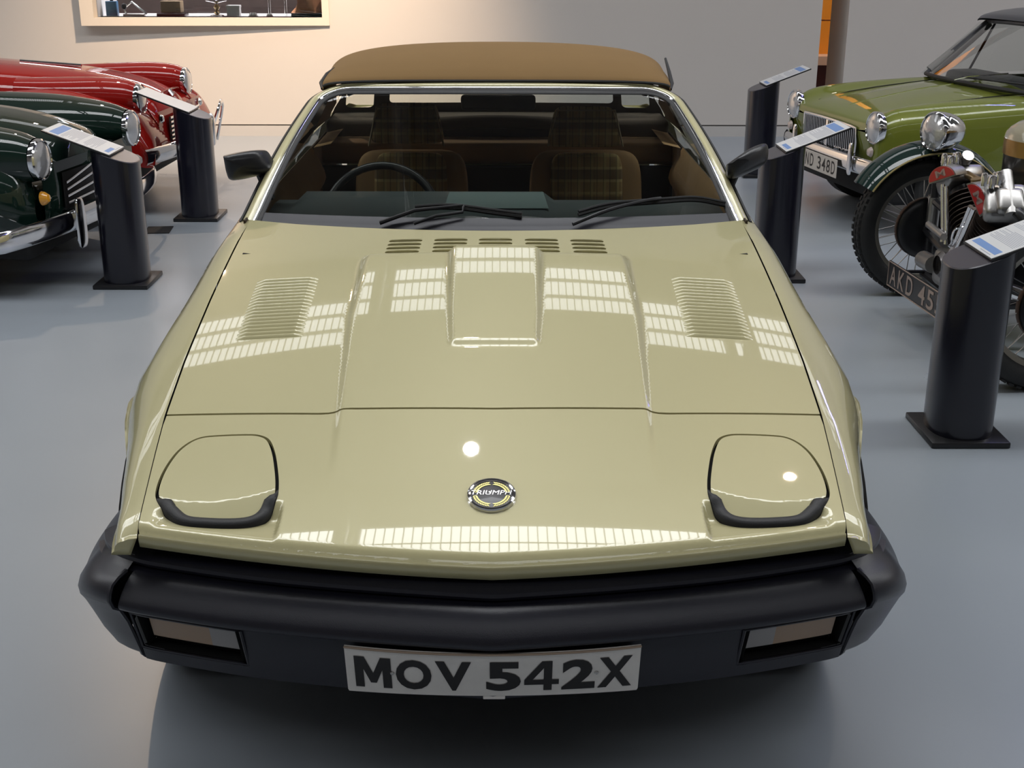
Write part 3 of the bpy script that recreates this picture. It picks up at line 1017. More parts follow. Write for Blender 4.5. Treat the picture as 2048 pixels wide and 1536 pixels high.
# round nose badge
by, bx = .237, -.003
bz = float(HN(np.array([bx]), np.array([by]))[0])
sl_ = float(HN(np.array([bx]), np.array([by + .01]))[0] - HN(np.array([bx]), np.array([by - .01]))[0]) / .02
BM = Matrix.Translation((bx, by, bz - .001)) @ Matrix.Rotation(math.atan(sl_), 4, 'X')
bdg = part('badge', xf(lathe([(.0, .0065), (.037, .0055), (.0385, .0052)], 48), BM), mat('badge_black', (0.006, 0.005, 0.010), 0.35, coat=0.25), T7)
b1_ = part('badge_ring', xf(lathe([(.0375, .0045), (.0392, .0078), (.042, .0088), (.045, .0075), (.047, .003), (.047, -.002)], 48), BM), CHROME, T7)
tg = text_geo('TRIUMPH', .076, .0125, bold=.0, shear=.2)
b2_ = part('badge_lettering', xf(([(p[0], p[1] + .0035, .0068) for p in tg[0]], tg[1]), BM), mat('silver_print', (0.8, 0.8, 0.82), 0.2, 0.6), T7, 0, 'silver word TRIUMPH')
lv = []
for sgn in (1, -1):
    for k in range(9):
        for up in (1, -1):
            a = math.radians(14 + k * 8.2) if up > 0 else math.radians(-12 - k * 8.4)
            for rr_, da in ((.0285, .5), (.0335, -.5)):
                c_ = Vector((math.cos(a) * rr_, math.sin(a) * rr_ - .001, .0068))
                d_ = Vector((-math.sin(a + da * up), math.cos(a + da * up), 0)) * .0042 * up
                p_ = Vector((-d_.y, d_.x, 0)) * .36
                q = [c_ - d_, c_ + p_, c_ + d_, c_ - p_]
                lv.append(([(v.x * sgn, v.y, v.z) for v in q], [(0, 1, 2, 3)]))
b3_ = part('badge_wreath', xf(join(*lv), BM), mat('gold_print', (0.62, 0.55, 0.20), 0.3, 0.5), T7, 0, 'gold laurel wreath')
for o in (b1_, b2_, b3_):
    o.parent = bdg
    o.matrix_parent_inverse = Matrix()

# ------------------------------------------------------------------ windscreen
def WS(u, v, lift=0.0):
    B = np.array([.672 * u, 1.462 + .135 * u * u, .897 - .012 * u * u])
    Tt = np.array([.535 * u, 2.088 + .075 * u * u, 1.188 - .010 * u * u])
    P = B + (Tt - B) * v
    n = np.array([.25 * u, -.42, .90])
    n /= np.linalg.norm(n)
    return P + n * (.018 * math.sin(PI * min(1, max(0, v))) + lift)
scr = part('windscreen', grid([[tuple(WS(u, v)) for u in np.linspace(-1, 1, 41)] for v in np.linspace(0, 1, 21)]), GLASS, T7, 80)
HWd, HLn = .60, .69
def frame_path():
    r = .085
    p = [(-HWd, HLn * t) for t in np.linspace(-.02, 1 - r / HLn, 18)]
    p += [(-HWd + r - r * math.cos(q), HLn - r + r * math.sin(q)) for q in np.linspace(.1, PI / 2, 9)]
    p += [(x, HLn) for x in np.linspace(-HWd + r, HWd - r, 24)[1:]]
    p += [(HWd - r + r * math.sin(q), HLn - r + r * math.cos(q)) for q in np.linspace(.1, PI / 2, 9)]
    p += [(HWd, HLn * t) for t in np.linspace(1 - r / HLn, -.02, 18)[1:]]
    return np.array(p)
FPth = frame_path()
_t = np.gradient(FPth, axis=0)
_t /= np.linalg.norm(_t, axis=1)[:, None]
FNo = np.stack([-_t[:, 1], _t[:, 0]], 1)
def ribbon(prof, topk=1.0):
    rows = []
    for q in range(len(FPth)):
        row = []
        wt = max(0.0, FNo[q, 1])
        for o_, l_ in prof:
            oo = o_ * (1 + (topk - 1) * wt)
            m_ = FPth[q] + FNo[q] * oo
            row.append(tuple(WS(m_[0] / HWd, m_[1] / HLn, l_)))
        rows.append(row)
    return grid(rows)
part('windscreen_seal', ribbon([(-.011, .001), (-.010, .004), (-.003, .006), (.003, .004), (.003, -.01)], 2.2), BLACKRUB, T7, 60)
part('chrome_trim', ribbon([(.002, .003), (.003, .008), (.006, .010), (.009, .009), (.012, .004)], 1.5), CHROME, T7, 60)
part('windscreen_frame', ribbon([(.010, .003), (.012, .008), (.020, .012), (.032, .010), (.039, .0), (.042, -.02)]), GOLD, T7, 60)
part('drip_seal', ribbon([(.039, -.004), (.041, .004), (.046, .004), (.048, -.012)]), BLACKRUB, T7, 60)
# strip of black scuttle between bonnet edge and glass
rows = []
for x in np.linspace(-.69, .69, 41):
    y0 = float(rear_y(x)) - .015
    z0 = float(base(np.array([x]), np.array([y0]))[0]) - .018
    g1 = WS(x / .672 * .995, 0.0)
    g2 = WS(x / .672, .045, .002)
    rows.append([(x, y0, z0), (g1[0], g1[1] - .01, g1[2] - .008), tuple(g1 + np.array([0, 0, .002])), tuple(g2)])
part('scuttle_strip', grid(rows), mat('scuttle_black', (0.02, 0.02, 0.028), 0.45), T7, 60)

# wipers: arm and blade lie on the glass
def wp(u, v, l):
    return tuple(WS(u, v, l))
WB = [((-.336, .085), (-.18, .097), (.0, .066), (.107, .045)), ((.34, .055), (.48, .10), (.70, .120), (.86, .125), (.985, .085))]
wip = part('wiper', tube([wp(-.47, -.01, .012), wp(-.33, .045, .026), wp(-.135, .083, .024)], [.006, .0055, .004], 8), SATIN, T7)
w2 = part('wiper_link', tube([wp(-.33, -.01, .012), wp(-.24, .022, .022), wp(-.135, .053, .018), wp(-.133, .083, .022)], .0045, 8), SATIN, T7)
w3 = part('wiper_blade', join(tube(cr([wp(*q, .006) for q in WB[0]], 6), .0055, 6), tube(cr([wp(q[0], q[1] + .006, .014) for q in WB[0]], 6), .004, 6)), BLACKRUB, T7)
for o in (w2, w3):
    o.parent = wip
    o.matrix_parent_inverse = Matrix()
wip = part('wiper', tube(cr([wp(.31, -.012, .012), wp(.46, .045, .026), wp(.62, .095, .026), wp(.70, .122, .018)], 4), .0055, 8), SATIN, T7)
w3 = part('wiper_blade', join(tube(cr([wp(*q, .006) for q in WB[1]], 6), .0055, 6), tube(cr([wp(q[0], q[1] + .006, .014) for q in WB[1]], 6), .004, 6)), BLACKRUB, T7)
w3.parent = wip
w3.matrix_parent_inverse = Matrix()

# ------------------------------------------------------------------ soft top
TOP = mat('brown_hood_cloth', (0.20, 0.112, 0.032), 0.85, noise=0.06, nscale=6, bump=0.12, bscale=350)
TOPIN = mat('hood_lining', (0.05, 0.035, 0.02), 0.9)
def roofrow(y, w_, zr, zc, ex, n=33, cut=None):
    row = []
    for k in range(n):
        t = -1 + 2 * k / (n - 1)
        a = t * PI / 2
        x = w_ * math.copysign(abs(math.sin(a)) ** .9, a)
        z = zr + (zc - zr) * (max(0.0, math.cos(a))) ** ex
        row.append((x, y + .06 * (x / .6) ** 2 * (1 if y < 2.3 else max(0, (2.9 - y) / .6)), z))
    return row
rf = [roofrow(2.126, .552, 1.180, 1.2155, .45), roofrow(2.145, .558, 1.180, 1.230, .40), roofrow(2.20, .563, 1.165, 1.252, .42), roofrow(2.30, .572, 1.145, 1.272, .40), roofrow(2.46, .580, 1.12, 1.285, .38),
      roofrow(2.66, .595, 1.11, 1.288, .38), roofrow(2.90, .612, 1.09, 1.275, .38), roofrow(3.08, .635, 1.05, 1.240, .36), roofrow(3.17, .64, 1.02, 1.205, .40)]
st = part('soft_top', loft(rf, 4, 2), TOP, T7, 70)
part('hood_front_seal', tube([(p[0] * 1.002, p[1] - .006, p[2] + .0) for p in roofrow(2.126, .552, 1.180, 1.2155, .45)][1:-1], .0045, 6), BLACKRUB, T7)
# side rail seals that show at the front corners
for sg in (-1, 1):
    part('rail_seal', tube([(sg * .556, 2.19, 1.182), (sg * .566, 2.24, 1.196), (sg * .566 if sg > 0 else -.558, 2.32, 1.215 if sg < 0 else 1.226), (sg * .560 if sg > 0 else -.540, 2.38, 1.228 if sg < 0 else 1.262)], [.005, .007, .006, .004], 8), BLACKRUB, T7)
    part('quarter_side', grid([[(sg * (x1 + (x2 - x1) * t), y, z1 + (z2 - z1) * t) for t in np.linspace(0, 1, 6)] for y, x1, z1, x2, z2 in ((2.86, .622, 1.095, .715, .925), (3.0, .630, 1.075, .713, .93), (3.12, .638, 1.04, .712, .93), (3.17, .640, 1.02, .71, .93), (3.42, .70, .945, .70, .93))]), TOP, T7)
    part('door_glass', grid([[(sg * (.555 + (.60 - .555) * min(1, (y - 1.7) / .9) if False else sg * (x1 + (x2 - x1) * t)) if False else sg * (x1 + (x2 - x1) * t), y, z1 + (z2 - z1) * t) for t in (0, .5, 1)] for y, x1, z1, x2, z2 in ((1.72, .69, .90, .655, .955), (2.0, .70, .90, .60, 1.10), (2.2, .705, .90, .575, 1.165), (2.85, .71, .91, .615, 1.095))]), CLEAR, T7)
# rear panel with three clear windows
def rmap(x, s):      # s = 0 at deck, 1 at roof
    return (x * (1 + .10 * (1 - s)) * .92, 3.44 - .27 * s + .05 * (1 - (x / .7) ** 2), .930 + .275 * s)
def rr2(x0, x1, s0, s1, r=.02):
    o = []
    for cx_, cy_, a0_ in ((x1 - r, s0 + r * 3, -90), (x1 - r, s1 - r * 3, 0), (x0 + r, s1 - r * 3, 90), (x0 + r, s0 + r * 3, 180)):
        for q in np.linspace(a0_, a0_ + 90, 5):
            o.append((cx_ + r * math.cos(math.radians(q)), cy_ + 3 * r * math.sin(math.radians(q))))
    return o
hol = [rr2(-.455, .485, .22, .86), rr2(-.635, -.52, .15, .60), rr2(.52, .635, .15, .60)]
V2, T2, _ = cdt([(-.695, -.02), (.695, -.02), (.68, .15), (.655, .33), (.66, .62), (.623, .80), (.505, .905), (.32, .97), (0, .995), (-.32, .97), (-.505, .905), (-.623, .80), (-.66, .62), (-.655, .33), (-.68, .15)], .04, hol)
part('rear_hood_panel', ([rmap(*p) for p in V2], [tuple(t) for t in T2]), TOPIN, T7, 60)
for h_ in hol:
    part('rear_window', ([rmap(*p) for p in h_], [tuple(range(len(h_)))]), CLEAR, T7, 0)
part('hood_frame', join(tube([(-.54, 2.45, 1.14), (-.3, 2.45, 1.225), (.3, 2.45, 1.225), (.54, 2.45, 1.14)], .012), tube([(-.57, 2.95, 1.08), (-.3, 2.95, 1.20), (.3, 2.95, 1.20), (.57, 2.95, 1.08)], .012)), SATIN, T7)

# ------------------------------------------------------------------ interior
DASH = mat('dash_vinyl', (0.060, 0.075, 0.078), 0.5, bump=0.2, bscale=500)
TAN = mat('tan_trim', (0.36, 0.215, 0.09), 0.8, noise=0.1, nscale=12)
PLAID = bpy.data.materials.new('plaid_cloth')
PLAID.use_nodes = True
nt = PLAID.node_tree
pb_ = nt.nodes['Principled BSDF']
pb_.inputs['Roughness'].default_value = .95
tc = nt.nodes.new('ShaderNodeTexCoord')
def wv(axis, scale, seed, lo, hi):
    n = nt.nodes.new('ShaderNodeTexWave')
    n.wave_type = 'BANDS'
    n.bands_direction = axis
    n.inputs['Scale'].default_value = scale
    n.inputs['Phase Offset'].default_value = seed
    r = nt.nodes.new('ShaderNodeMapRange')
    r.inputs['From Min'].default_value = lo
    r.inputs['From Max'].default_value = hi
    nt.links.new(tc.outputs['Object'], n.inputs['Vector'])
    nt.links.new(n.outputs['Fac'], r.inputs['Value'])
    return r.outputs['Result']
cur = None
for fac, colr in ((wv('X', 3.2, 0, .5, .6), (.17, .11, .035)), (wv('X', 6.5, 1.2, .8, .9), (.45, .35, .13)), (wv('Z', 3.2, 2.0, .55, .7), (.05, .03, .015)), (wv('Z', 7.0, .4, .85, .93), (.50, .40, .17)), (wv('X', 13, .4, .93, .97), (.02, .015, .012))):
    mx = nt.nodes.new('ShaderNodeMix')
    mx.data_type = 'RGBA'
    f2 = nt.nodes.new('ShaderNodeMath')
    f2.operation = 'MULTIPLY'
    f2.inputs[1].default_value = .6
    nt.links.new(fac, f2.inputs[0])
    nt.links.new(f2.outputs[0], mx.inputs['Factor'])
    if cur is None:
        mx.inputs['A'].default_value = (.33, .21, .08, 1)
    else:
        nt.links.new(cur, mx.inputs['A'])
    mx.inputs['B'].default_value = (*colr, 1)
    cur = mx.outputs['Result']
nt.links.new(cur, pb_.inputs['Base Color'])
dr = []
for y, z0, z1 in ((1.50, .872, .872), (1.66, .885, .892), (1.80, .892, .908), (1.885, .886, .912), (1.93, .85, .885), (1.95, .70, .72)):
    dr.append([(x, y, z1 if -.58 < x < .17 else z0) for x in (-.66, -.60, -.575, -.55, -.3, 0, .14, .175, .21, .45, .66)])
part('dashboard', grid(dr), DASH, T7, 40)
part('dash_sheet', ([(-.152, 1.69, .900), (.152, 1.69, .900), (.142, 1.865, .914), (-.142, 1.865, .914)], [(0, 1, 2, 3)]), mat('green_card', (0.15, 0.20, 0.20), 0.5), T7, 0, 'pale green sheet lying on the dashboard')
sw = part('steering_wheel', xf(ring((0, 0, 0), .178, .013, 'Z', 48, 10), Matrix.Translation((-.36, 1.985, .80)) @ Matrix.Rotation(math.radians(64), 4, 'X')), SATIN, T7)
sp_ = part('steering_spoke', xf(join(rbox(-.17, .17, -.02, .02, -.03, -.018, .004), rbox(-.03, .03, -.17, 0, -.03, -.018, .004), lathe([(0, 0), (.05, -.005), (.055, -.04), (.03, -.16)], 20)), Matrix.Translation((-.36, 1.985, .80)) @ Matrix.Rotation(math.radians(64), 4, 'X')), SATIN, T7)
sp_.parent = sw
sp_.matrix_parent_inverse = Matrix()
def cushion(c, sx, sy, sz, top=1.0, e=.32, tilt=0.0, n=20):
    rows = []
    for i in range(n + 1):
        a = -PI / 2 + PI * i / n
        ca, sa = math.copysign(abs(math.cos(a)) ** e, math.cos(a)), math.copysign(abs(math.sin(a)) ** e, math.sin(a))
        row = []
        for j in range(28):
            b = 2 * PI * j / 28
            cb, sb = math.copysign(abs(math.cos(b)) ** e, math.cos(b)), math.copysign(abs(math.sin(b)) ** e, math.sin(b))
            k = 1 + (top - 1) * (sa + 1) / 2
            row.append((sx * ca * cb * k, sy * ca * sb, sz * sa))
        rows.append(row)
    return mv(grid(rows, closed_v=True), c, rx=tilt)
for sx_ in (-1, 1):
    cx_ = -.335 if sx_ < 0 else .325
    zz = .012 if sx_ < 0 else 0
    se = part('seat', cushion((cx_ + .01, 2.83, .60), .225, .065, .285, .93, .3, -.22), TAN, T7)
    q1 = part('seat_panel', cushion((cx_ + .01, 2.795, .63), .140, .055, .25, .97, .25, -.22), PLAID, T7, label='plaid cloth centre panel')
    q2 = part('headrest', cushion((cx_ + (.004 if sx_ < 0 else -.005), 2.78, .982 + zz), .140, .04, .074, .76, .28, -.12), PLAID, T7, label='plaid cloth headrest')
    q3 = part('seat_cushion', cushion((cx_, 2.5, .36), .23, .27, .09, 1, .35), TAN, T7)
    q4 = part('headrest_piping', tube([(cx_ - .138, 2.745, .915), (cx_ - .106, 2.748, 1.045 + zz), (cx_ + .106, 2.748, 1.045 + zz), (cx_ + .138, 2.745, .915)], .004, 6), mat('pale_piping', (.35, .28, .16), .7), T7)
    for o in (q1, q2, q3, q4):
        o.parent = se
        o.matrix_parent_inverse = Matrix()
    part('door_trim', loft([[(sx_ * .690, y, .50), (sx_ * .685, y, .70), (sx_ * .650, y, .78), (sx_ * .68, y, .86), (sx_ * .70, y, .895)] for y in (1.75, 2.0, 2.4, 2.85)], 3, 3), TAN, T7, 60)
part('rear_shelf', rbox(-.695, .695, 3.02, 3.20, .80, .885, .02), TAN, T7)
part('hood_well', rbox(-.69, .69, 3.19, 3.46, .80, .950, .02), TOPIN, T7)
for sg in (-1, 1):
    part('inner_side', box(min(sg * .700, sg * .706), max(sg * .700, sg * .706), 1.56, 3.45, .30, .892), TOPIN, T7, 0)
part('rear_bulkhead', rbox(-.695, .695, 2.98, 3.02, .40, .80, .01), MATTE, T7)
part('folded_hood_bow', tube(cr([(-.55, 3.25, .90), (-.3, 3.20, .93), (.0, 3.18, .945), (.3, 3.20, .93), (.55, 3.25, .90)], 6), .028, 10), TOPIN, T7)
part('interior_mirror', rbox(-.115, .125, 2.185, 2.205, 1.115, 1.165, .012), MATTE, T7)
part('sun_visor', join(rbox(-.47, -.15, 2.22, 2.235, 1.14, 1.20, .006), rbox(.17, .47, 2.22, 2.235, 1.14, 1.20, .006)), TOPIN, T7) if False else None
for sg in (-1, 1):
    part('quarter_trim', grid([[(sg * .685, y, z) for z in (.45, .7, .90)] + [(sg * .62, y, .915)] for y in (2.80, 3.0, 3.25, 3.42)]), TAN, T7, 40)
part('cabin_floor', box(-.66, .66, 1.5, 3.0, .30, .33), MATTE, T7, 0)

# ------------------------------------------------------------------ door mirrors
def mirror(name, pts, depth, glass):
    """pts: outline of the housing face, clockwise from the camera; depth vector"""
    P = [Vector(p) for p in cr(pts + [pts[0]], 5)[:-1]]
    c = sum(P, Vector()) / len(P)
    d = Vector(depth)
    rows = []
    for k, (sc_, dd) in enumerate(((.0, .035), (.45, .03), (.78, .02), (.94, .008), (1.0, -.005), (1.0, -.045))):
        nrm = d.normalized()
        rows.append([tuple(c + (p - c) * sc_ - nrm * dd) for p in P])
    g_ = grid(rows, closed_v=True)
    return g_
nL = (.25, .96, -.12)
mh = part('door_mirror', mirror('m', [(-.788, 1.735, 1.044), (-.74, 1.745, 1.053), (-.690, 1.76, 1.054), (-.672, 1.765, 1.030), (-.662, 1.77, 1.000), (-.680, 1.765, .985), (-.72, 1.755, .978), (-.770, 1.745, .970), (-.782, 1.738, .99)], nL, None), SATIN, T7, 50, 'black mirror housing seen from the front')
ma = part('mirror_arm', tube([(-.698, 1.78, .992), (-.690, 1.79, .96), (-.672, 1.80, .905)], [.012, .011, .018], 8), SATIN, T7)
ma.parent = mh
ma.matrix_parent_inverse = Matrix()
mh = part('door_mirror', mirror('m', [(.668, 1.72, 1.024), (.70, 1.73, 1.045), (.745, 1.76, 1.066), (.79, 1.79, 1.072), (.80, 1.79, 1.045), (.79, 1.78, 1.015), (.74, 1.75, .995), (.690, 1.73, .980), (.670, 1.72, .990)], (.1, .97, -.25), None), SATIN, T7, 50, 'black mirror housing tilted up')
ma = part('mirror_arm', tube([(.700, 1.75, .992), (.694, 1.77, .96), (.680, 1.79, .905)], [.012, .011, .018], 8), SATIN, T7)
ma.parent = mh
ma.matrix_parent_inverse = Matrix()
# ------------------------------------------------------------------ shared pieces for the exhibits around
LENS = mat('lamp_lens', (0.55, 0.55, 0.56), 0.12, 0.55, 1.0, 0.05, bump=0.6, bscale=60)
def lamp(parent, c, d, r, bowl=None, bowlmat=None, names=('headlamp', 'rim', 'lens')):
    Mx = Matrix.Translation(c) @ along(d)
    h = part(names[0], xf(lathe([(r * 1.02, -.03), (r * 1.06, -.008), (r * 1.05, .006), (r * .96, .012), (r * .92, .008)], 36), Mx), CHROME, parent, 50)
    l = part(names[2], xf(lathe([(0, .026), (r * .4, .024), (r * .75, .016), (r * .93, .006)], 36), Mx), LENS, parent, 60)
    l.parent = h
    if bowl:
        b = part('bowl', xf(lathe([(r * 1.04, -.01)] + [(r * 1.04 * math.cos(q) ** .8, -.01 - bowl * math.sin(q)) for q in np.linspace(0, PI / 2 - .02, 9)], 36), Mx), bowlmat or CHROME, parent, 60)
        b.parent = h
    return h

def podrings(rings, n=36, e=1.0):
    """rings: (y, cx, cz, rx, rz) -> closed nose surface"""
    R = cr(rings, 5)
    rows = []
    for y, cx, cz, rx, rz in R:
        rows.append([(cx + rx * math.copysign(abs(math.cos(q)) ** e, math.cos(q)), y, cz + rz * math.copysign(abs(math.sin(q)) ** e, math.sin(q))) for q in [2 * PI * k / n for k in range(n)]])
    return grid(rows, closed_v=True)

def road_wheel(parent, c, r, w_, face, rimmat, hub=True):
    """axle along x, face = +1/-1 outward side"""
    rr = r * .66
    g = lathe([(0, w_ * .35), (rr * .25, w_ * .35), (rr * .35, w_ * .2), (rr * .8, w_ * .15), (rr, w_ * .4), (rr, -w_ * .4)], 36, 'X')
    wl = part('wheel', mv(g, c, 0 if face > 0 else PI), rimmat, parent)
    t = part('tyre', mv(lathe([(rr, -w_ * .4), (rr * 1.1, -w_ * .5), (r * .93, -w_ * .48), (r, -w_ * .36), (r, w_ * .36), (r * .93, w_ * .48), (rr * 1.1, w_ * .5), (rr, w_ * .4)], 44, 'X'), c), TYRE, parent)
    t.parent = wl
    return wl

# ------------------------------------------------------------------ light green roadster (right, behind)
GRN = mat('lime_green_paint', (0.145, 0.17, 0.018), 0.45, 0.15, 1.0, 0.03, spec=0.3)
G1 = thing('roadster', 'light green open roadster with folded-up black hood at right back of the hall', 'car', (2.135, 5.86, 0), math.atan2(-.98, .19))
sec_ = [
    # y, list of (x,z) from the centre line out and down
    (-.125, [(0, .585), (.20, .585), (.36, .590), (.47, .60), (.545, .60), (.585, .56), (.590, .48), (.585, .40)]),
    (-.10, [(0, .640), (.20, .640), (.36, .640), (.46, .645), (.56, .655), (.615, .60), (.625, .50), (.61, .38)]),
    (.02, [(0, .690), (.20, .688), (.36, .684), (.45, .695), (.56, .725), (.650, .66), (.665, .52), (.655, .36)]),
    (.25, [(0, .735), (.20, .732), (.36, .722), (.44, .725), (.56, .755), (.665, .69), (.690, .54), (.680, .36)]),
    (.48, [(0, .775), (.20, .770), (.36, .755), (.44, .748), (.56, .770), (.668, .71), (.695, .56), (.690, .30)]),
    (.76, [(0, .805), (.20, .800), (.36, .785), (.44, .772), (.56, .782), (.665, .73), (.695, .58), (.685, .25)]),
    (.98, [(0, .822), (.20, .816), (.36, .80), (.46, .79), (.57, .785), (.662, .735), (.695, .58), (.680, .22)]),
]
rows = [[(x, y, z) for x, z in s_] for y, s_ in sec_]
half = loft(rows, 5, 5)
part('front_body', join(half, flipx(half)), GRN, G1, 60)
sidr = [[(x, y, z) for x, z in ((.60, .785), (.655, .74), (.693, .60), (.680, .24))] for y in (.98, 1.4, 2.0, 2.6, 3.0)] + [[(x * k, 3.36, z) for x, z in ((.60, .76), (.655, .70), (.693, .56), (.680, .30))] for k in (.93,)]
hs_ = loft(sidr, 4, 5)
part('side_body', join(hs_, flipx(hs_)), GRN, G1, 60)
part('tail_body', grid([[(x, y, z - .03 * (x / .6) ** 2) for x in np.linspace(-.60, .60, 13)] for y, z in ((2.35, .80), (2.7, .81), (3.1, .78), (3.38, .66), (3.42, .40))]), GRN, G1, 60)
part('nose_panel', grid([[(x, y + .02 * (x / .6) ** 2, z) for x in np.linspace(-.585, .585, 25)] for y, z in ((-.125, .585), (-.120, .56), (-.085, .42), (-.05, .33))]), GRN, G1, 50)
part('underside', rbox(-.62, .62, .0, 3.2, .18, .36, .03), MATTE, G1)
# bonnet shut line
def gtop(x, y):
    ax = abs(x)
    best = None
    ys_ = [s_[0] for s_ in sec_]
    zs = [np.interp(ax, [q[0] for q in s_], [q[1] for q in s_]) for _, s_ in sec_]
    return float(np.interp(y, ys_, zs))
for sx in (-1, 1):
    part('bonnet_gap', tube([(sx * x, y, gtop(x, y) + .002) for x, y in ((.38, -.02), (.405, .2), (.42, .4), (.43, .65), (.44, .88))], .0028, 5), MATTE, G1)
part('bonnet_crease', tube([(0, y, gtop(0, y) + .0005) for y in np.linspace(-.05, .88, 12)], .004, 8), GRN, G1)
for sx in (-1, 1):
    lamp(G1, (sx * .560, -.105, .625), (0, -1, .03), .088)
    ih = part('sidelight', xf(lathe([(0, .02), (.02, .016), (.03, 0)], 16), Matrix.Translation((sx * .565, -.115, .49)) @ along((0, -1, 0))), mat('sidelight_glass', (.5, .4, .36), .2, 0, 1), G1)
# grille: frame, back, slats
gback = part('grille', grid([[(x, -.135 - .02 * (1 - (x / .36) ** 2) + (.60 - z) * .10, z - .008 * (x / .36) ** 2) for x in np.linspace(-.355, .355, 21)] for z in (.600, .55, .50, .45, .42)]), MATTE, G1)
def gp(x, z, d=0.0):
    return (x, -.135 - .02 * (1 - (x / .36) ** 2) + (.60 - z) * .10 - d, z - .008 * (x / .36) ** 2)
for x in np.linspace(-.335, .335, 29):
    if abs(x) < .02:
        continue
    o = part('slat', tube([gp(x, .600, .008), gp(x, .51, .010), gp(x, .425, .008)], .0052, 5), CHROME, G1)
    o.parent = gback
o = part('grille_frame', tube([gp(x, .606, .010) for x in np.linspace(-.36, .36, 21)] + [gp(.368, .52, .008)] + [gp(x, .415, .010) for x in np.linspace(.355, -.355, 21)] + [gp(-.368, .52, .008), gp(-.36, .606, .010)], .009, 8), CHROME, G1)
o.parent = gback
o = part('grille_bar', rbox(-.016, .016, -.178, -.155, .42, .60, .004), CHROME, G1)
o.parent = gback
bd = part('grille_badge', join(rbox(-.04, .04, -.186, -.176, .490, .560, .012), ), mat('badge_red', (.25, .02, .03), .3, coat=1), G1)
bd.parent = gback
g_ = text_geo('MG', .060, .034, bold=.03)
o = part('badge_lettering', ([(p[0], -.188, p[1] + .525) for p in g_[0]], g_[1]), mat('silver_print', (.8, .8, .8)), G1, 0)
o.parent = gback
g_ = text_geo('MIDGET', .20, .030, bold=.02)
o = part('grille_lettering', ([(p[0] + .21, gp(p[0] + .21, .45, .016)[1], p[1] + .445) for p in g_[0]], g_[1]), CHROME, G1, 0)
o.parent = gback
# bumper, overriders, plate
bl = []
for x in np.linspace(-.70, .70, 31):
    yb = -.215 + .13 * (abs(x) / .70) ** 3.2
    bl.append([(x, yb + a, .395 + b) for a, b in ((.016, .048), (.0, .046), (-.012, .028), (-.018, .0), (-.012, -.028), (0, -.046), (.016, -.048))])
bmp = part('bumper', grid(bl), CHROME, G1, 70)
for sx in (-1, 1):
    o = part('overrider', mv(cushion((0, 0, 0), .024, .030, .095, .8, .6), (sx * .40, -.235, .425)), CHROME, G1)
    o.parent = bmp
o = part('number_plate', rbox(-.262, .262, -.262, -.256, .285, .395, .002, 1), mat('cream_plate', (.52, .48, .43), .5), G1)
gs_ = [(lambda t, x: ([(p[0] + x, -.2635, p[1] + .340) for p in t[0]], t[1]))(text_geo(ch, .050 if ch != ' ' else .01, .078, bold=.012), x) for ch, x in zip('VND348D', (-.225, -.160, -.092, .015, .080, .145, .212))]
for g_ in gs_:
    part('plate_letter', g_, PB, G1, 0).parent = o
# windscreen and hood
def gws(u, v):
    return Vector((u * (.60 - .07 * v), 1.12 + .42 * v + .14 * u * u * (1 - .4 * v), .815 + .335 * v - .015 * u * u))
o = part('windscreen', grid([[tuple(gws(u, v)) for u in np.linspace(-1, 1, 17)] for v in np.linspace(0, 1, 7)]), CLEAR, G1, 80)
FRM = mat('grey_frame', (.09, .09, .10), .35, .6)
path = [gws(-1, v) for v in np.linspace(0, 1, 8)] + [gws(u, 1) for u in np.linspace(-1, 1, 15)[1:]] + [gws(1, v) for v in np.linspace(1, 0, 8)[1:]]
part('windscreen_frame', tube(path, .014, 8), FRM, G1)
part('windscreen_seal', tube([gws(u, 0.0) for u in np.linspace(-1, 1, 15)], .014, 8), BLACKRUB, G1)
for sx in (-1, 1):
    a_, b_ = gws(sx, .03), gws(sx, .97)
    part('screen_pillar', tube([tuple(a_ + Vector((sx * .012, .03, 0))), tuple(b_ + Vector((sx * .012, .03, 0)))], [.045, .030], 8), mat('pillar_grey', (.26, .25, .24), .4, .4), G1)
    part('quarterlight_post', tube([(sx * .625, 1.58, .80), (sx * .565, 1.70, 1.12)], .009, 6), FRM, G1)
    part('side_glass', ([(sx * .63, 1.24, .80), (sx * .56, 1.58, 1.13), (sx * .565, 2.3, 1.12), (sx * .64, 2.35, .80)], [(0, 1, 2, 3)]), CLEAR, G1, 0)
BH = mat('black_hood_cloth', (.014, .014, .018), .7, sheen=.3)
tr_ = []
for y, zc, zr, w_ in ((1.515, 1.165, 1.135, .56), (1.56, 1.20, 1.14, .585), (1.75, 1.235, 1.13, .60), (2.1, 1.245, 1.12, .61), (2.45, 1.20, 1.06, .62), (2.7, 1.0, .92, .62), (2.85, .80, .78, .62)):
    tr_.append([(w_ * math.copysign(abs(math.sin(a)) ** .9, a), y + .05 * abs(math.sin(a)) ** 2 * (1 if y < 1.6 else .3), zr + (zc - zr) * max(0, math.cos(a)) ** .45) for a in np.linspace(-PI / 2, PI / 2, 25)])
part('soft_top', loft(tr_, 3, 1), BH, G1, 70)
part('scuttle', rbox(-.55, .55, 1.36, 1.60, .74, .835, .04), BH, G1)
for sx in (-1, 1):
    part('seat', cushion((sx * .27, 2.2, .62), .22, .08, .26, .9, .35), BH, G1)
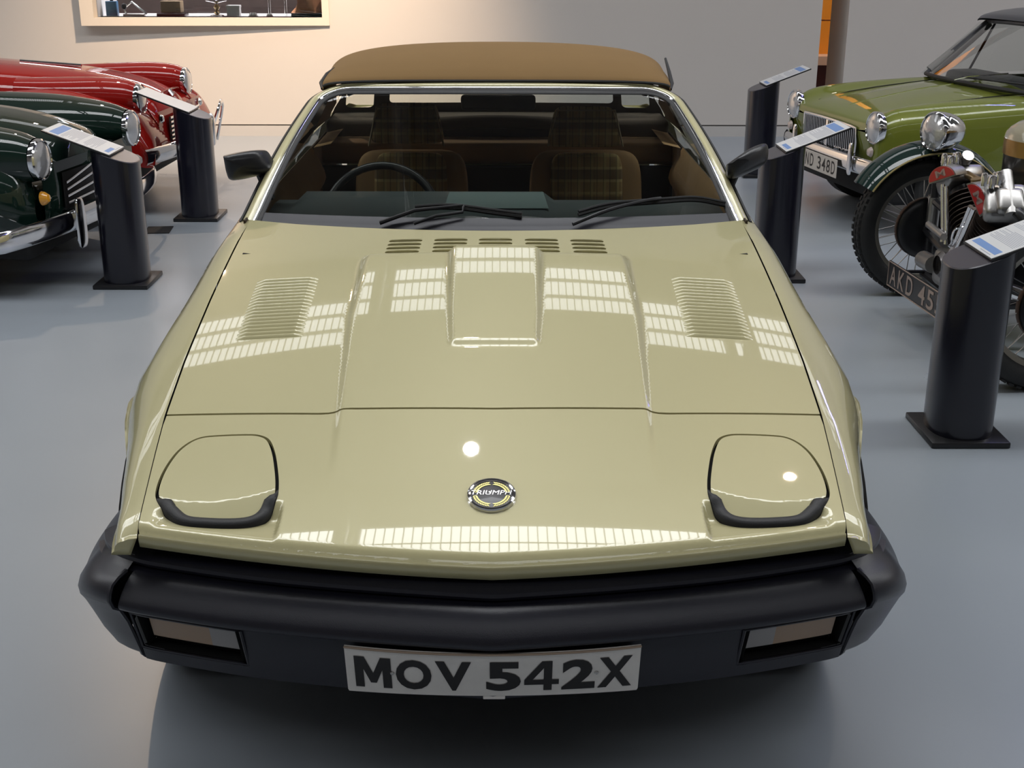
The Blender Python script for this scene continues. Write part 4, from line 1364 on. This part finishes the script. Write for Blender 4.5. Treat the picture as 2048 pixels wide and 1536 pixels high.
# right-hand-drive steering wheel
sw = part('steering_wheel', xf(ring((0, 0, 0), .19, .011, 'Z', 40, 8), Matrix.Translation((.30 * -1 * -1, 1.74, .80)) @ Matrix.Rotation(math.radians(66), 4, 'X')), SATIN, G1)
o = part('steering_spoke', xf(join(rbox(-.18, .18, -.012, .012, -.01, 0, .003), rbox(-.012, .012, -.18, .18, -.01, 0, .003), lathe([(0, .03), (.05, .02), (.05, -.03)], 16)), Matrix.Translation((.30, 1.74, .80)) @ Matrix.Rotation(math.radians(66), 4, 'X')), CHROME, G1)
o.parent = sw
wq = part('wiper', tube([(.10, 1.06, .835), (.16, 1.12, .86), tuple(gws(.62, .22) + Vector((0, -.012, .01)))], .005, 6), CHROME, G1)
o = part('wiper_blade', tube([tuple(gws(u, .06 + (u - .1) * .05) + Vector((0, -.01, .01))) for u in np.linspace(.1, .9, 6)], .006, 6), BLACKRUB, G1)
o.parent = wq
for sx in (-1, 1):
    road_wheel(G1, (sx * .58, .42, .275), .275, .15, sx, STEEL)
    road_wheel(G1, (sx * .58, 2.45, .275), .275, .15, sx, STEEL)

# ------------------------------------------------------------------ dark green saloon-nosed sports car (left, near)
DG = mat('dark_green_paint', (0.002, 0.014, 0.009), 0.6, 0.0, 1.0, 0.02, spec=0.1)
K1 = thing('classic_coupe', 'dark green vintage sports car with chrome fan grille at the left edge', 'car', (-2.15, 4.53, 0), math.atan2(.985, .17) if False else math.radians(82.5))
def surf_tube(name, rings, m, parent, e=1.0, n=40):
    return part(name, podrings(rings, n, e), m, parent, 60)
# centre bonnet, high and rounded, swooping down to a prow
hb = []
for y, zt, hw, zl in ((-.235, .50, .03, .42), (-.225, .56, .07, .40), (-.18, .625, .15, .38), (-.08, .70, .23, .36), (.08, .765, .30, .36), (.30, .815, .345, .36), (.60, .845, .38, .36), (1.0, .865, .42, .36), (1.5, .88, .47, .36)):
    row = []
    for k in range(13):
        a = k / 12 * PI / 2
        row.append((hw * math.sin(a) ** .85, y + .0, zl + (zt - zl) * math.cos(a) ** .62))
    hb.append(row)
h2 = loft(hb, 3, 1)
part('bonnet', join(h2, flipx(h2)), DG, K1, 70)
# body below, front valance
bb = []
for y, hw, zt in ((-.16, .40, .50), (-.10, .56, .52), (.02, .66, .55), (.3, .74, .58), (.8, .77, .60), (1.6, .78, .62)):
    bb.append([(hw * math.sin(a) ** .5 if a > 0 else 0, y + .10 * (math.sin(a)) ** 3 * (1 if y < .1 else 0), .27 + (zt - .27) * math.cos(a) ** .4) for a in np.linspace(0, PI / 2, 11)])
b2 = loft(bb, 3, 1)
part('lower_body', join(b2, flipx(b2)), DG, K1, 70)
part('front_panel', grid([[(x, y + .25 * x * x, z) for x in np.linspace(-.52, .52, 17)] for y, z in ((-.20, .62), (-.215, .50), (-.20, .38), (-.14, .27))]), DG, K1)
for sx in (-1, 1):
    rings = [(-.055, .525, .655, .098, .100), (.03, .525, .660, .125, .125), (.18, .535, .655, .155, .155), (.42, .56, .630, .19, .20), (.8, .60, .590, .18, .24), (1.3, .64, .56, .15, .26), (1.8, .66, .56, .12, .26)]
    surf_tube('wing', [(y, sx * cx, cz, rx, rz) for y, cx, cz, rx, rz in rings], DG, K1)
    wl = [(-.04, .55, .42, .02, .05), (.02, .57, .46, .10, .16), (.2, .62, .50, .14, .20), (.5, .64, .52, .14, .22), (.8, .66, .50, .12, .22)]
    surf_tube('wing_skirt', [(y, sx * cx, cz, rx, rz) for y, cx, cz, rx, rz in wl], DG, K1)
    lamp(K1, (sx * .525, -.075, .655), (0, -1, .02), .092)
    part('indicator_lamp', xf(lathe([(0, .036), (.018, .032), (.030, .016), (.034, 0)], 20), Matrix.Translation((sx * .545, -.070, .475)) @ along((0, -1, .1))), mat('amber_glass', (.75, .33, .02), .2, 0, 1) if sx < 0 else WLEN, K1)
    road_wheel(K1, (sx * .62, .52, .32), .32, .15, sx, STEEL)
    road_wheel(K1, (sx * .62, 2.9, .32), .32, .15, sx, STEEL)
part('bonnet_trim', tube([(0, y, z + .004) for y, z in ((-.237, .50), (-.228, .56), (-.182, .626), (-.08, .702), (.08, .767))], [.004, .006, .007, .006, .003], 8), CHROME, K1)
# grille: mouth, centre spine and fanned bars
gk = part('grille', grid([[(x, -.262 + .33 * x * x + (.5 - z) * .02, z) for x in np.linspace(-.36, .36, 21)] for z in (.565, .50, .44, .385)]), MATTE, K1)
for sx in (-1, 1):
    for k in range(4):
        za, zb = .567 - k * .048, .512 - k * .033
        o = part('grille_bar', tube([(sx * (.035 + (.33 - .035) * t), -.272 + .33 * (.035 + .295 * t) ** 2, za + (zb - za) * t) for t in np.linspace(0, 1, 6)], .0065, 6), CHROME, K1)
        o.parent = gk
o = part('grille_spine', tube([(0, -.275, .60), (0, -.285, .56), (0, -.283, .48), (0, -.270, .38)], [.010, .016, .014, .010], 10), CHROME, K1)
o.parent = gk
o = part('prow_badge', xf(lathe([(0, .012), (.02, .01), (.028, 0)], 20), Matrix.Translation((0, -.245, .60)) @ along((0, -1, .5))), CHROME, K1)
# bumper and overriders
bl = []
for x in np.linspace(-.92, .92, 41):
    yb = -.40 + .26 * (abs(x) / .78) ** 2.6
    bl.append([(x, yb + a, .335 + b) for a, b in ((.022, .050), (.004, .050), (-.016, .034), (-.026, .006), (-.024, -.022), (-.008, -.044), (.014, -.050))])
bm_ = part('bumper', grid(bl), CHROME, K1, 70)
for sx in (-1, 1):
    o = part('overrider', mv(cushion((0, 0, 0), .050, .045, .125, .85, .55), (sx * .33, -.40, .315)), CHROME, K1)
    o.parent = bm_
    o = part('bumper_iron', tube([(sx * .24, -.40, .33), (sx * .26, -.18, .34)], .014, 6), SATIN, K1)
    o.parent = bm_
part('bumper_bolt', xf(lathe([(0, .02), (.014, .014), (.018, 0)], 14), Matrix.Translation((.02, -.43, .36)) @ along((0, -1, 0))), CHROME, K1)
part('underside', rbox(-.60, .60, .0, 3.4, .18, .40, .03), MATTE, K1)

# ------------------------------------------------------------------ red roadster (left, back)
RED = mat('red_paint', (0.27, 0.004, 0.002), 0.6, 0.0, 1.0, 0.02, spec=0.1)
R1 = thing('vintage_roadster', 'bright red vintage roadster behind the dark green car at left', 'car', (-2.36, 6.45, 0), math.radians(87.5))
hb = []
for y, zt, hw, zl in ((-.315, .50, .14, .42), (-.305, .58, .24, .40), (-.26, .64, .31, .40), (-.16, .71, .36, .40), (.0, .775, .38, .40), (.25, .83, .40, .40), (.6, .865, .42, .40), (1.1, .90, .46, .40), (1.7, .92, .50, .40)):
    hb.append([(hw * math.sin(a) ** .7, y + .04 * math.sin(a) ** 2, zl + (zt - zl) * math.cos(a) ** .42) for a in np.linspace(0, PI / 2, 13)])
h2 = loft(hb, 3, 1)
part('bonnet', join(h2, flipx(h2)), RED, R1, 70)
for sx in (-1, 1):
    # headlamp nacelles and sweeping wings
    surf_tube('lamp_nacelle', [(-.165, sx * .50, .705, .090, .092), (-.10, sx * .50, .712, .110, .108), (.06, sx * .50, .722, .120, .112), (.3, sx * .47, .73, .12, .10), (.6, sx * .42, .74, .10, .08)], RED, R1)
    wr = []
    for y, zt, xo, zl in ((-.36, .40, .70, .34), (-.33, .50, .72, .32), (-.22, .615, .745, .33), (-.05, .70, .765, .40), (.18, .755, .775, .46), (.42, .765, .775, .48), (.8, .73, .77, .40), (1.2, .68, .76, .26), (1.7, .66, .75, .24)):
        wr.append([(sx * x, y, z) for x, z in ((.26, zt - .06), (.42, zt - .02), (.56, zt), (.66, zt - .01), (xo - .025, zt - .055), (xo, (zt * .55 + zl * .45)), (xo - .005, zl))])
    part('wing', loft(wr, 4, 4), RED, R1, 60)
    part('wing_front', grid([[(sx * x, -.36 + (.40 - z) * .15 - .01, z) for x in np.linspace(.26, .695, 9)] for z in (.395, .36, .33)]), RED, R1, 60)
    part('wing_bead', tube([(sx * .44, y, z) for y, z in ((-.3, .53), (-.2, .63), (-.04, .69), (.18, .742), (.42, .752), (.8, .722))], .006, 6), mat('red_paint', ()), R1)
    lamp(R1, (sx * .50, -.185, .705), (0, -1, .04), .088)
    part('sidelight', xf(lathe([(0, .03), (.02, .022), (.028, 0)], 16), Matrix.Translation((sx * .44, -.33, .575)) @ along((0, -1, .2))), CHROME, R1)
    road_wheel(R1, (sx * .64, .42, .31), .31, .15, sx, STEEL)
    road_wheel(R1, (sx * .64, 2.65, .31), .31, .15, sx, STEEL)
part('nose_apron', grid([[(x, -.335 + .10 * x * x - .02 * (z < .5), z) for x in np.linspace(-.46, .46, 19)] for z in (.62, .57, .50, .42, .34)]), RED, R1, 60)
part('bonnet_lip', tube([(x, -.20 + .2 * x * x, .705 - .25 * x * x) for x in np.linspace(-.30, .30, 13)], .007, 6), mat('red_paint', ()), R1)
hd = part('bonnet_badge', tube([(0, -.255, .665), (0, -.215, .70)], .02, 8), CHROME, R1)
o = part('bonnet_trim', tube([(0, -.26, .655), (0, -.31, .60), (0, -.335, .56)], [.008, .007, .004], 8), CHROME, R1)
o = part('bonnet_hinge', tube([(.0, .35, .855), (.0, .75, .882)], .010, 8), CHROME, R1)
gr_ = part('grille', grid([[(x, -.372 + .12 * x * x, z) for x in np.linspace(-.34, .34, 17)] for z in (.575, .50, .42)]), MATTE, R1)
for z in np.linspace(.568, .432, 6):
    o = part('grille_slat', tube([(x, -.382 + .12 * x * x, z) for x in np.linspace(-.33, .33, 13)], .0075, 6), CHROME, R1)
    o.parent = gr_
for x in (-.27, -.18, -.09, 0, .09, .18, .27):
    o = part('grille_upright', tube([(x, -.378 + .12 * x * x, .57), (x, -.378 + .12 * x * x, .43)], .004, 5), CHROME, R1)
    o.parent = gr_
bl = []
for x in np.linspace(-.76, .76, 37):
    yb = -.47 + .16 * (abs(x) / .76) ** 3
    bl.append([(x, yb + a, .385 + b) for a, b in ((.02, .048), (.002, .046), (-.012, .028), (-.018, 0), (-.012, -.028), (.002, -.046), (.02, -.048))])
bm_ = part('bumper', grid(bl), CHROME, R1, 70)
for sx in (-1, 1):
    o = part('overrider', mv(cushion((0, 0, 0), .032, .036, .11, .85, .55), (sx * .35, -.485, .40)), CHROME, R1)
    o.parent = bm_
o = part('corner_guard', tube(cr([(.50, -.43, .40), (.52, -.50, .52), (.60, -.50, .56), (.68, -.48, .52), (.70, -.42, .38), (.70, -.38, .28)], 5), .016, 8), CHROME, R1)
part('underside', rbox(-.60, .60, -.10, 3.2, .17, .40, .03), MATTE, R1)

def squash(root, y0, k, skip=()):
    for o in bpy.data.objects:
        p = o
        while p.parent is not None:
            p = p.parent
        if p is root and o.type == 'MESH' and o.name.split('.')[0] not in skip:
            for v in o.data.vertices:
                if v.co.y < y0:
                    v.co.y = y0 + (v.co.y - y0) * k
for _n in ('bonnet', 'front_panel', 'grille', 'bonnet_trim', 'prow_badge', 'grille_bar', 'grille_spine'):
    pass
squash(K1, -.03, .30, ('wing', 'wing_skirt', 'headlamp', 'lens', 'rim', 'indicator_lamp'))
squash(G1, -.10, .42, ('headlamp', 'lens', 'sidelight'))
squash(R1, -.20, .62)
# the cabin pieces of the light green car stand close behind its short bonnet
for o in G1.children:
    if o.name.split('.')[0] in ('windscreen', 'windscreen_frame', 'windscreen_seal', 'screen_pillar', 'quarterlight_post', 'side_glass', 'soft_top', 'scuttle', 'seat', 'steering_wheel', 'wiper'):
        o.location.y -= .43
# ------------------------------------------------------------------ three-wheeler (right, front)
DGM = mat('fender_green_paint', (0.003, 0.018, 0.015), 0.6, 0.0, 1.0, 0.03, spec=0.1)
BODYB = mat('body_black', (0.008, 0.008, 0.009), 0.3, coat=0.5)
CAST = mat('cast_alloy', (0.36, 0.35, 0.34), 0.34, 0.9, noise=0.2, nscale=40)
RUST = mat('aged_iron', (0.10, 0.055, 0.035), 0.55, 0.5, noise=0.4, nscale=30)
# local frame: front faces -y, +x = towards the camera side; origin under the engine
ANG = math.radians(-85)
W3 = thing('three_wheeler', 'vintage open three-wheeled car with exposed V-twin engine and spoked wheels at right edge', 'car', (1.98, 3.36, 0), ANG)
WINV = (Matrix.Translation((1.98, 3.36, 0)) @ Matrix.Rotation(ANG, 4, 'Z')).inverted()
def L(x, y, z):
    return tuple(WINV @ Vector((x, y, z)))
def spoked_wheel(c, r, parent, out):
    """axle along local x; out = side (+1/-1) the drum faces"""
    tw = .052
    rim_r = r * .735
    wl = part('front_wheel', mv(lathe([(rim_r - .012, -.022), (rim_r - .014, 0), (rim_r - .012, .022), (rim_r + .006, .030), (rim_r + .004, .034), (rim_r - .016, .026), (rim_r - .020, 0), (rim_r - .016, -.026), (rim_r + .004, -.034), (rim_r + .006, -.03), (rim_r - .012, -.022)], 60, 'X'), c), mat('rim_paint', (.30, .28, .24), .35, .7), parent)
    ty = part('tyre', mv(lathe([(rim_r, -.030), (rim_r + .02, -.048), (r - .035, -.054), (r - .012, -.046), (r, -.030), (r + .001, 0), (r, .030), (r - .012, .046), (r - .035, .054), (rim_r + .02, .048), (rim_r, .030)], 72, 'X'), c), TYRE, parent)
    ty.parent = wl
    # tread blocks
    tb = []
    for k in range(60):
        q = 2 * PI * k / 60
        for h_, w_ in ((-.034, .016), (0, .012), (.034, .016)):
            b_ = box(h_ - w_ / 2, h_ + w_ / 2, -.011, .011, r - .006, r + .004)
            tb.append(mv(xf(b_, Matrix.Rotation(q + (.05 if h_ == 0 else 0), 4, 'X')), c))
    o = part('tread', join(*tb), TYRE, parent, 0)
    o['kind'] = 'stuff'
    o.parent = wl
    for k in range(40):
        q = 2 * PI * k / 40
        side = 1 if k % 2 else -1
        q2 = q + (.38 if (k // 2) % 2 else -.38)
        hub_r = .045
        a = Vector((c[0] + side * .045, c[1] + hub_r * math.cos(q), c[2] + hub_r * math.sin(q)))
        b = Vector((c[0] + side * .004, c[1] + (rim_r - .016) * math.cos(q2), c[2] + (rim_r - .016) * math.sin(q2)))
        o = part('spoke', tube([a, b], .0022, 5, False), STEEL, parent)
        o.parent = wl
    hb_ = part('hub', mv(lathe([(0, .075), (.025, .07), (.03, .05), (.05, .045), (.05, -.045), (.03, -.05), (0, -.06)], 24, 'X'), c), STEEL, parent)
    hb_.parent = wl
    dr = part('brake_drum', mv(lathe([(0, .068), (.05, .066), (.115, .060), (.140, .052), (.145, .045), (.146, .01), (.135, .005), (.03, .004)] if out > 0 else [(0, -.068), (.05, -.066), (.115, -.060), (.140, -.052), (.145, -.045), (.146, -.01), (.135, -.005), (.03, -.004)], 40, 'X'), c), SATIN, parent)
    dr.parent = wl
    rg = part('drum_band', mv(lathe([(.1465, .040), (.1475, .038), (.1475, .012), (.1465, .01)] if out > 0 else [(.1465, -.040), (.1475, -.038), (.1475, -.012), (.1465, -.01)], 40, 'X'), c), RUST, parent)
    rg.parent = wl
    return wl
def cycle_wing(c, r, parent, a0, a1, wd=.118):
    rows = []
    for i in range(31):
        q = math.radians(a0 + (a1 - a0) * i / 30)
        row = []
        for k in range(11):
            t = -1 + 2 * k / 10
            rr = r + .042 * (1 - t * t) + (.0 if abs(t) < 1 else -.01)
            row.append((c[0] + wd * t, c[1] - rr * math.cos(q), c[2] + rr * math.sin(q)))
        rows.append(row)
    w_ = part('cycle_wing', grid(rows), DGM, parent, 60)
    for sx in (-1, 1):
        e_ = [(c[0] + wd * sx, c[1] - (r - .003) * math.cos(q), c[2] + (r - .003) * math.sin(q)) for q in np.radians(np.linspace(a0, a1, 31))]
        o = part('wing_bead', tube(e_, .005, 6), mat('bead_gold', (.35, .28, .12), .4, .5), parent)
        o.parent = w_
    return w_
# far front wheel (seen), near front wheel (edge of frame)
cF = L(2.045, 4.02, .335)
cN = L(2.10, 2.66, .335)
spoked_wheel(cF, .335, W3, 1)
cycle_wing(cF, .372, W3, 32, 152)
spoked_wheel(cN, .335, W3, 1)
# front axle tubes and struts
part('front_axle', join(tube([cF, L(2.0, 3.34, .30), cN], .022, 8), tube([(cF[0] + .05, cF[1], cF[2] + .15), L(2.0, 3.34, .47), (cN[0] - .05, cN[1], cN[2] + .15)], .018, 8)), SATIN, W3)
part('sliding_pillar', tube([(cF[0] + .115, cF[1] - .01, .22), (cF[0] + .115, cF[1] - .01, .60)], [.020, .020], 12), SATIN, W3)
part('suspension_spring', tube([(cF[0] + .118, cF[1] - .01, .36), (cF[0] + .118, cF[1] - .01, .50)], .030, 16), STEEL, W3)
# headlamp on its post
hp = L(2.055, 3.93, .785)
part('lamp_post', tube([(hp[0], hp[1] + .01, .73), (hp[0] - .01, hp[1] + .02, .60), (cF[0] + .11, cF[1], .50)], [.012, .013, .014], 8), SATIN, W3)
lamp(W3, (hp[0] + .02, hp[1] - .05, hp[2] + .02), (.30, -1, .04), .086, .15)
part('horn', join(tube([L(2.02, 3.80, .69), L(2.08, 3.80, .68)], [.012, .007], 12)), CHROME, W3)
# engine: crankcase, two finned cylinders, heads with red badges, push-rod tubes
eng = part('crankcase', join(mv(lathe([(0, .10), (.06, .10), (.105, .085), (.12, .05), (.12, -.05), (.105, -.085), (.0, -.09)], 36, 'Y'), L(1.99, 3.36, .30)),
                            mv(lathe([(0, .05), (.05, .045), (.058, .0), (.04, -.02)], 24, 'Y'), L(1.86, 3.36, .33))), mat('engine_case', (.16, .15, .15), .35, .8, noise=.3, nscale=20), W3)
tm = part('timing_cover', mv(rbox(-.12, .12, -.03, .04, -.09, .07, .03), L(1.90, 3.37, .31)), CAST, W3)
REDB = mat('enamel_red', (.42, .02, .02), .3, coat=1)
for tag_, wy, sgn in (('far', 3.66, 1), ('near', 3.16, -1)):
    # cylinder leaning outwards from the crank
    base_ = Vector((2.02, 3.38, .38))
    top_ = Vector((2.00, 3.38 + sgn * .215, .60))
    dv = (top_ - base_)
    fins = []
    cyl = part('cylinder', xf(tube([base_, top_], .055, 20), WINV), SATIN, W3)
    for k in range(9):
        p = base_ + dv * (.30 + .07 * k)
        fins.append(xf(lathe([(.05, -.003), (.088, -.002), (.088, .002), (.05, .003)], 20), WINV @ Matrix.Translation(p) @ along(dv)))
    o = part('cooling_fins', join(*fins), mat('fin_iron', (.05, .035, .028), .5, .6), W3)
    o['kind'] = 'stuff'
    o.parent = cyl
    hd_ = top_ + dv * .14
    head = part('cylinder_head', xf(rbox(-.085, .085, -.075, .075, -.035, .05, .025), WINV @ Matrix.Translation(hd_) @ along(dv)), CAST, W3)
    rk_ = part('rocker_box', join(xf(rbox(-.05, .055, -.08, .03, .03, .085, .02), WINV @ Matrix.Translation(hd_) @ along(dv)),
                                 xf(tube([Vector((0, -.09, .06)), Vector((0, .11, .06))], .026, 12), WINV @ Matrix.Translation(hd_) @ along(dv))), CAST, W3)
    rk_.parent = head
    # half-moon red badge facing forward (towards -X)
    n = 20
    if sgn > 0:
        cB, tilt = Vector((1.885, 3.54, .655)), math.radians(24)
    else:
        cB, tilt = Vector((1.885, 3.17, .640)), math.radians(-56)
    MB_ = Matrix.Translation(cB) @ Matrix(((-.30, 0, -.954, 0), (-.954, 0, .30, 0), (0, 1, 0, 0), (0, 0, 0, 1)))
    # columns: local x -> mostly -Y, local y -> Z, local z -> -X
    MB_ = Matrix.Translation(cB) @ Matrix.Rotation(math.radians(34), 4, 'Z') @ Matrix(((0, 0, -1, 0), (-1, 0, 0, 0), (0, 1, 0, 0), (0, 0, 0, 1))) @ Matrix.Rotation(tilt, 4, 'Z')
    def half_moon(s, z0, z1):
        pts = [(s * math.cos(q), s * .80 * math.sin(q)) for q in np.linspace(0, PI, n)]
        v = [(x, y, z0) for x, y in pts] + [(x, y, z1) for x, y in pts]
        return v, [tuple(range(n, 2 * n)), tuple(reversed(range(n)))] + [(i, (i + 1) % n, n + (i + 1) % n, n + i) for i in range(n)]
    rc = part('rocker_cover', xf(half_moon(.072, -.075, .0), WINV @ MB_), CAST, W3, 40)
    o = part('red_badge', xf(half_moon(.064, .0, .004), WINV @ MB_ @ Matrix.Translation((0, .005, 0))), REDB, W3, 40, 'red half-moon enamel badge')
    o.parent = rc
    g_ = text_geo('M', .050, .030, bold=.02)
    q_ = part('badge_lettering', xf(([(p[0], p[1] + .028, .0048) for p in g_[0]], g_[1]), WINV @ MB_), mat('dull_silver_print', (.5, .35, .33), .3, .6), W3, 0)
    q_.parent = rc
    # chrome push-rod tubes
    for dx in (-.022, .024):
        a = Vector((1.895, 3.40 + sgn * .03 + dx * .9, .375))
        b = cB + Vector((.02, dx * .9 - (.02 if sgn > 0 else -.0), -.02))
        if sgn > 0:
            b = Vector((cB.x + .005, cB.y - .02 + dx, cB.z - .02))
            a = Vector((1.90, 3.46 + dx, .40))
        else:
            b = Vector((cB.x + .005, cB.y + .01 + dx * .8, cB.z - .03))
            a = Vector((1.90, 3.36 + dx * .8, .375))
        part('pushrod_tube', xf(tube([a, a + (b - a) * .12, b], [.014, .010, .010], 12), WINV), CHROME, W3)
    # valve gear, nuts and springs
    for k in range(5):
        p = hd_ + Vector((-.03 - .012 * k + .03 * math.sin(3 * k), -sgn * .01 + .035 * math.cos(2.1 * k), .10 + .012 * math.sin(k * 1.7)))
        o = part('valve_nut', xf(lathe([(0, .022), (.010, .020), (.013, .010), (.013, -.03)], 10), WINV @ Matrix.Translation(p)), CHROME, W3)
        o.parent = head
    part('exhaust_stub', xf(tube(cr([hd_ + Vector((0, sgn * .04, 0)), hd_ + Vector((.02, sgn * .12, -.02)), hd_ + Vector((.12, sgn * .16, -.15)), hd_ + Vector((.5, sgn * .18, -.25))], 5), .021, 10), WINV), SATIN, W3)
part('carburettor', join(xf(tube([Vector((1.99, 3.38, .60)), Vector((1.97, 3.38, .69))], .026, 14), WINV), xf(tube([Vector((2.0, 3.16, .665)), Vector((2.0, 3.60, .672))], .017, 10), WINV), xf(rbox(-.03, .03, -.03, .03, -.04, .04, .01), WINV @ Matrix.Translation((2.04, 3.40, .61)))), mat('bronze_carburettor', (.30, .20, .09), .35, .8), W3)
part('oil_pipe', xf(tube(cr([Vector((1.88, 3.32, .42)), Vector((1.86, 3.28, .44)), Vector((1.86, 3.26, .50)), Vector((1.90, 3.24, .52)), Vector((1.92, 3.30, .50))], 5), .004, 6), WINV), CHROME, W3)
part('magneto', xf(join(tube([Vector((1.87, 3.48, .30)), Vector((1.87, 3.62, .29))], .038, 16), tube([Vector((1.87, 3.40, .44)), Vector((1.87, 3.60, .45))], .016, 10)), WINV), CAST, W3)
part('chassis_tubes', xf(join(tube([Vector((1.94, 3.10, .20)), Vector((1.94, 3.64, .20))], .018), tube([Vector((1.94, 3.12, .20)), Vector((3.4, 3.12, .22))], .022), tube([Vector((1.94, 3.62, .20)), Vector((3.4, 3.62, .22))], .022)), WINV), SATIN, W3)
# number plate under the engine
Mp = WINV @ Matrix.Translation((1.845, 3.37, .180)) @ Matrix.Rotation(math.radians(5), 4, 'Z') @ Matrix(((0, 0, -1, 0), (-1, 0, 0, 0), (0, 1, 0, 0), (0, 0, 0, 1)))
np_ = part('number_plate', xf(rbox(-.37, .37, -.060, .060, -.004, .002, .0015, 1), Mp), SATIN, W3, 30, 'black plate with silver characters')
SIL = mat('worn_silver', (.42, .33, .28), .45, .4)
o = part('plate_border', xf(tube([(-.366, -.056, .003), (.366, -.056, .003), (.366, .056, .003), (-.366, .056, .003), (-.366, -.056, .003)], .003, 5), Mp), SIL, W3)
o.parent = np_
tx_ = [(lambda t, x: ([(p[0] + x, p[1], .0035) for p in t[0]], t[1]))(text_geo(ch, .070, .086, bold=.012), x) for ch, x in zip('AKD455', (-.305, -.212, -.118, .018, .108, .200))]
for t_ in tx_:
    part('plate_letter', xf(t_, Mp), SIL, W3, 0).parent = np_
part('plate_bracket', xf(join(tube([Vector((1.845, 3.6, .22)), Vector((1.93, 3.6, .22))], .008), tube([Vector((1.845, 3.15, .22)), Vector((1.93, 3.15, .22))], .008)), WINV), SATIN, W3)
# body behind the engine: radiator cowl with brass band and cream top
def cowl_pt(q, s_, z, back=0.0):
    k = max(0.0, math.cos(q))
    return tuple(WINV @ Vector((2.28 + back - .14 * s_ * k ** .6 + .9 * (1 - k ** .5), 3.37 + .33 * s_ * math.sin(q), z)))
def cowl(z0, z1, s0, s1, m, name):
    rows = []
    for t in np.linspace(0, 1, 5):
        rows.append([cowl_pt(q, s0 + (s1 - s0) * t, z0 + (z1 - z0) * t) for q in np.linspace(-PI / 2, PI / 2, 25)])
    return part(name, grid(rows), m, W3, 60)
cowl(.22, .785, .92, 1.0, BODYB, 'body_front')
cowl(.785, .85, 1.03, 1.03, mat('brass_band', (.40, .24, .08), .3, .8), 'brass_band')
rows = []
for t in np.linspace(0, 1, 9):
    s_ = 1.03 * math.cos(t * PI / 2) ** .7
    rows.append([cowl_pt(q, s_, .85 + .11 * math.sin(t * PI / 2), .25 * (1.03 - s_)) for q in np.linspace(-PI / 2, PI / 2, 25)])
part('scuttle_top', grid(rows), mat('cream_paint', (.30, .27, .19), .3, .1, 1.0), W3, 60)
part('body_tub', xf(join(rbox(2.9, 4.6, 3.05, 3.69, .22, .74, .05)), WINV), BODYB, W3)
part('rear_wheel', xf(mv(lathe([(0, -.04), (.2, -.04), (.24, -.05), (.32, -.04), (.33, 0), (.32, .04), (.24, .05), (.2, .04), (0, .04)], 40, 'Y'), (4.45, 3.37, .33)), WINV), TYRE, W3)

_off = WINV.to_3x3() @ Vector((0.0, -.16, .022))
for o in W3.children:
    if o.name.split('.')[0] in ('crankcase', 'timing_cover', 'cylinder', 'cylinder_head', 'rocker_cover', 'pushrod_tube', 'exhaust_stub', 'carburettor', 'oil_pipe', 'magneto'):
        o.location += _off
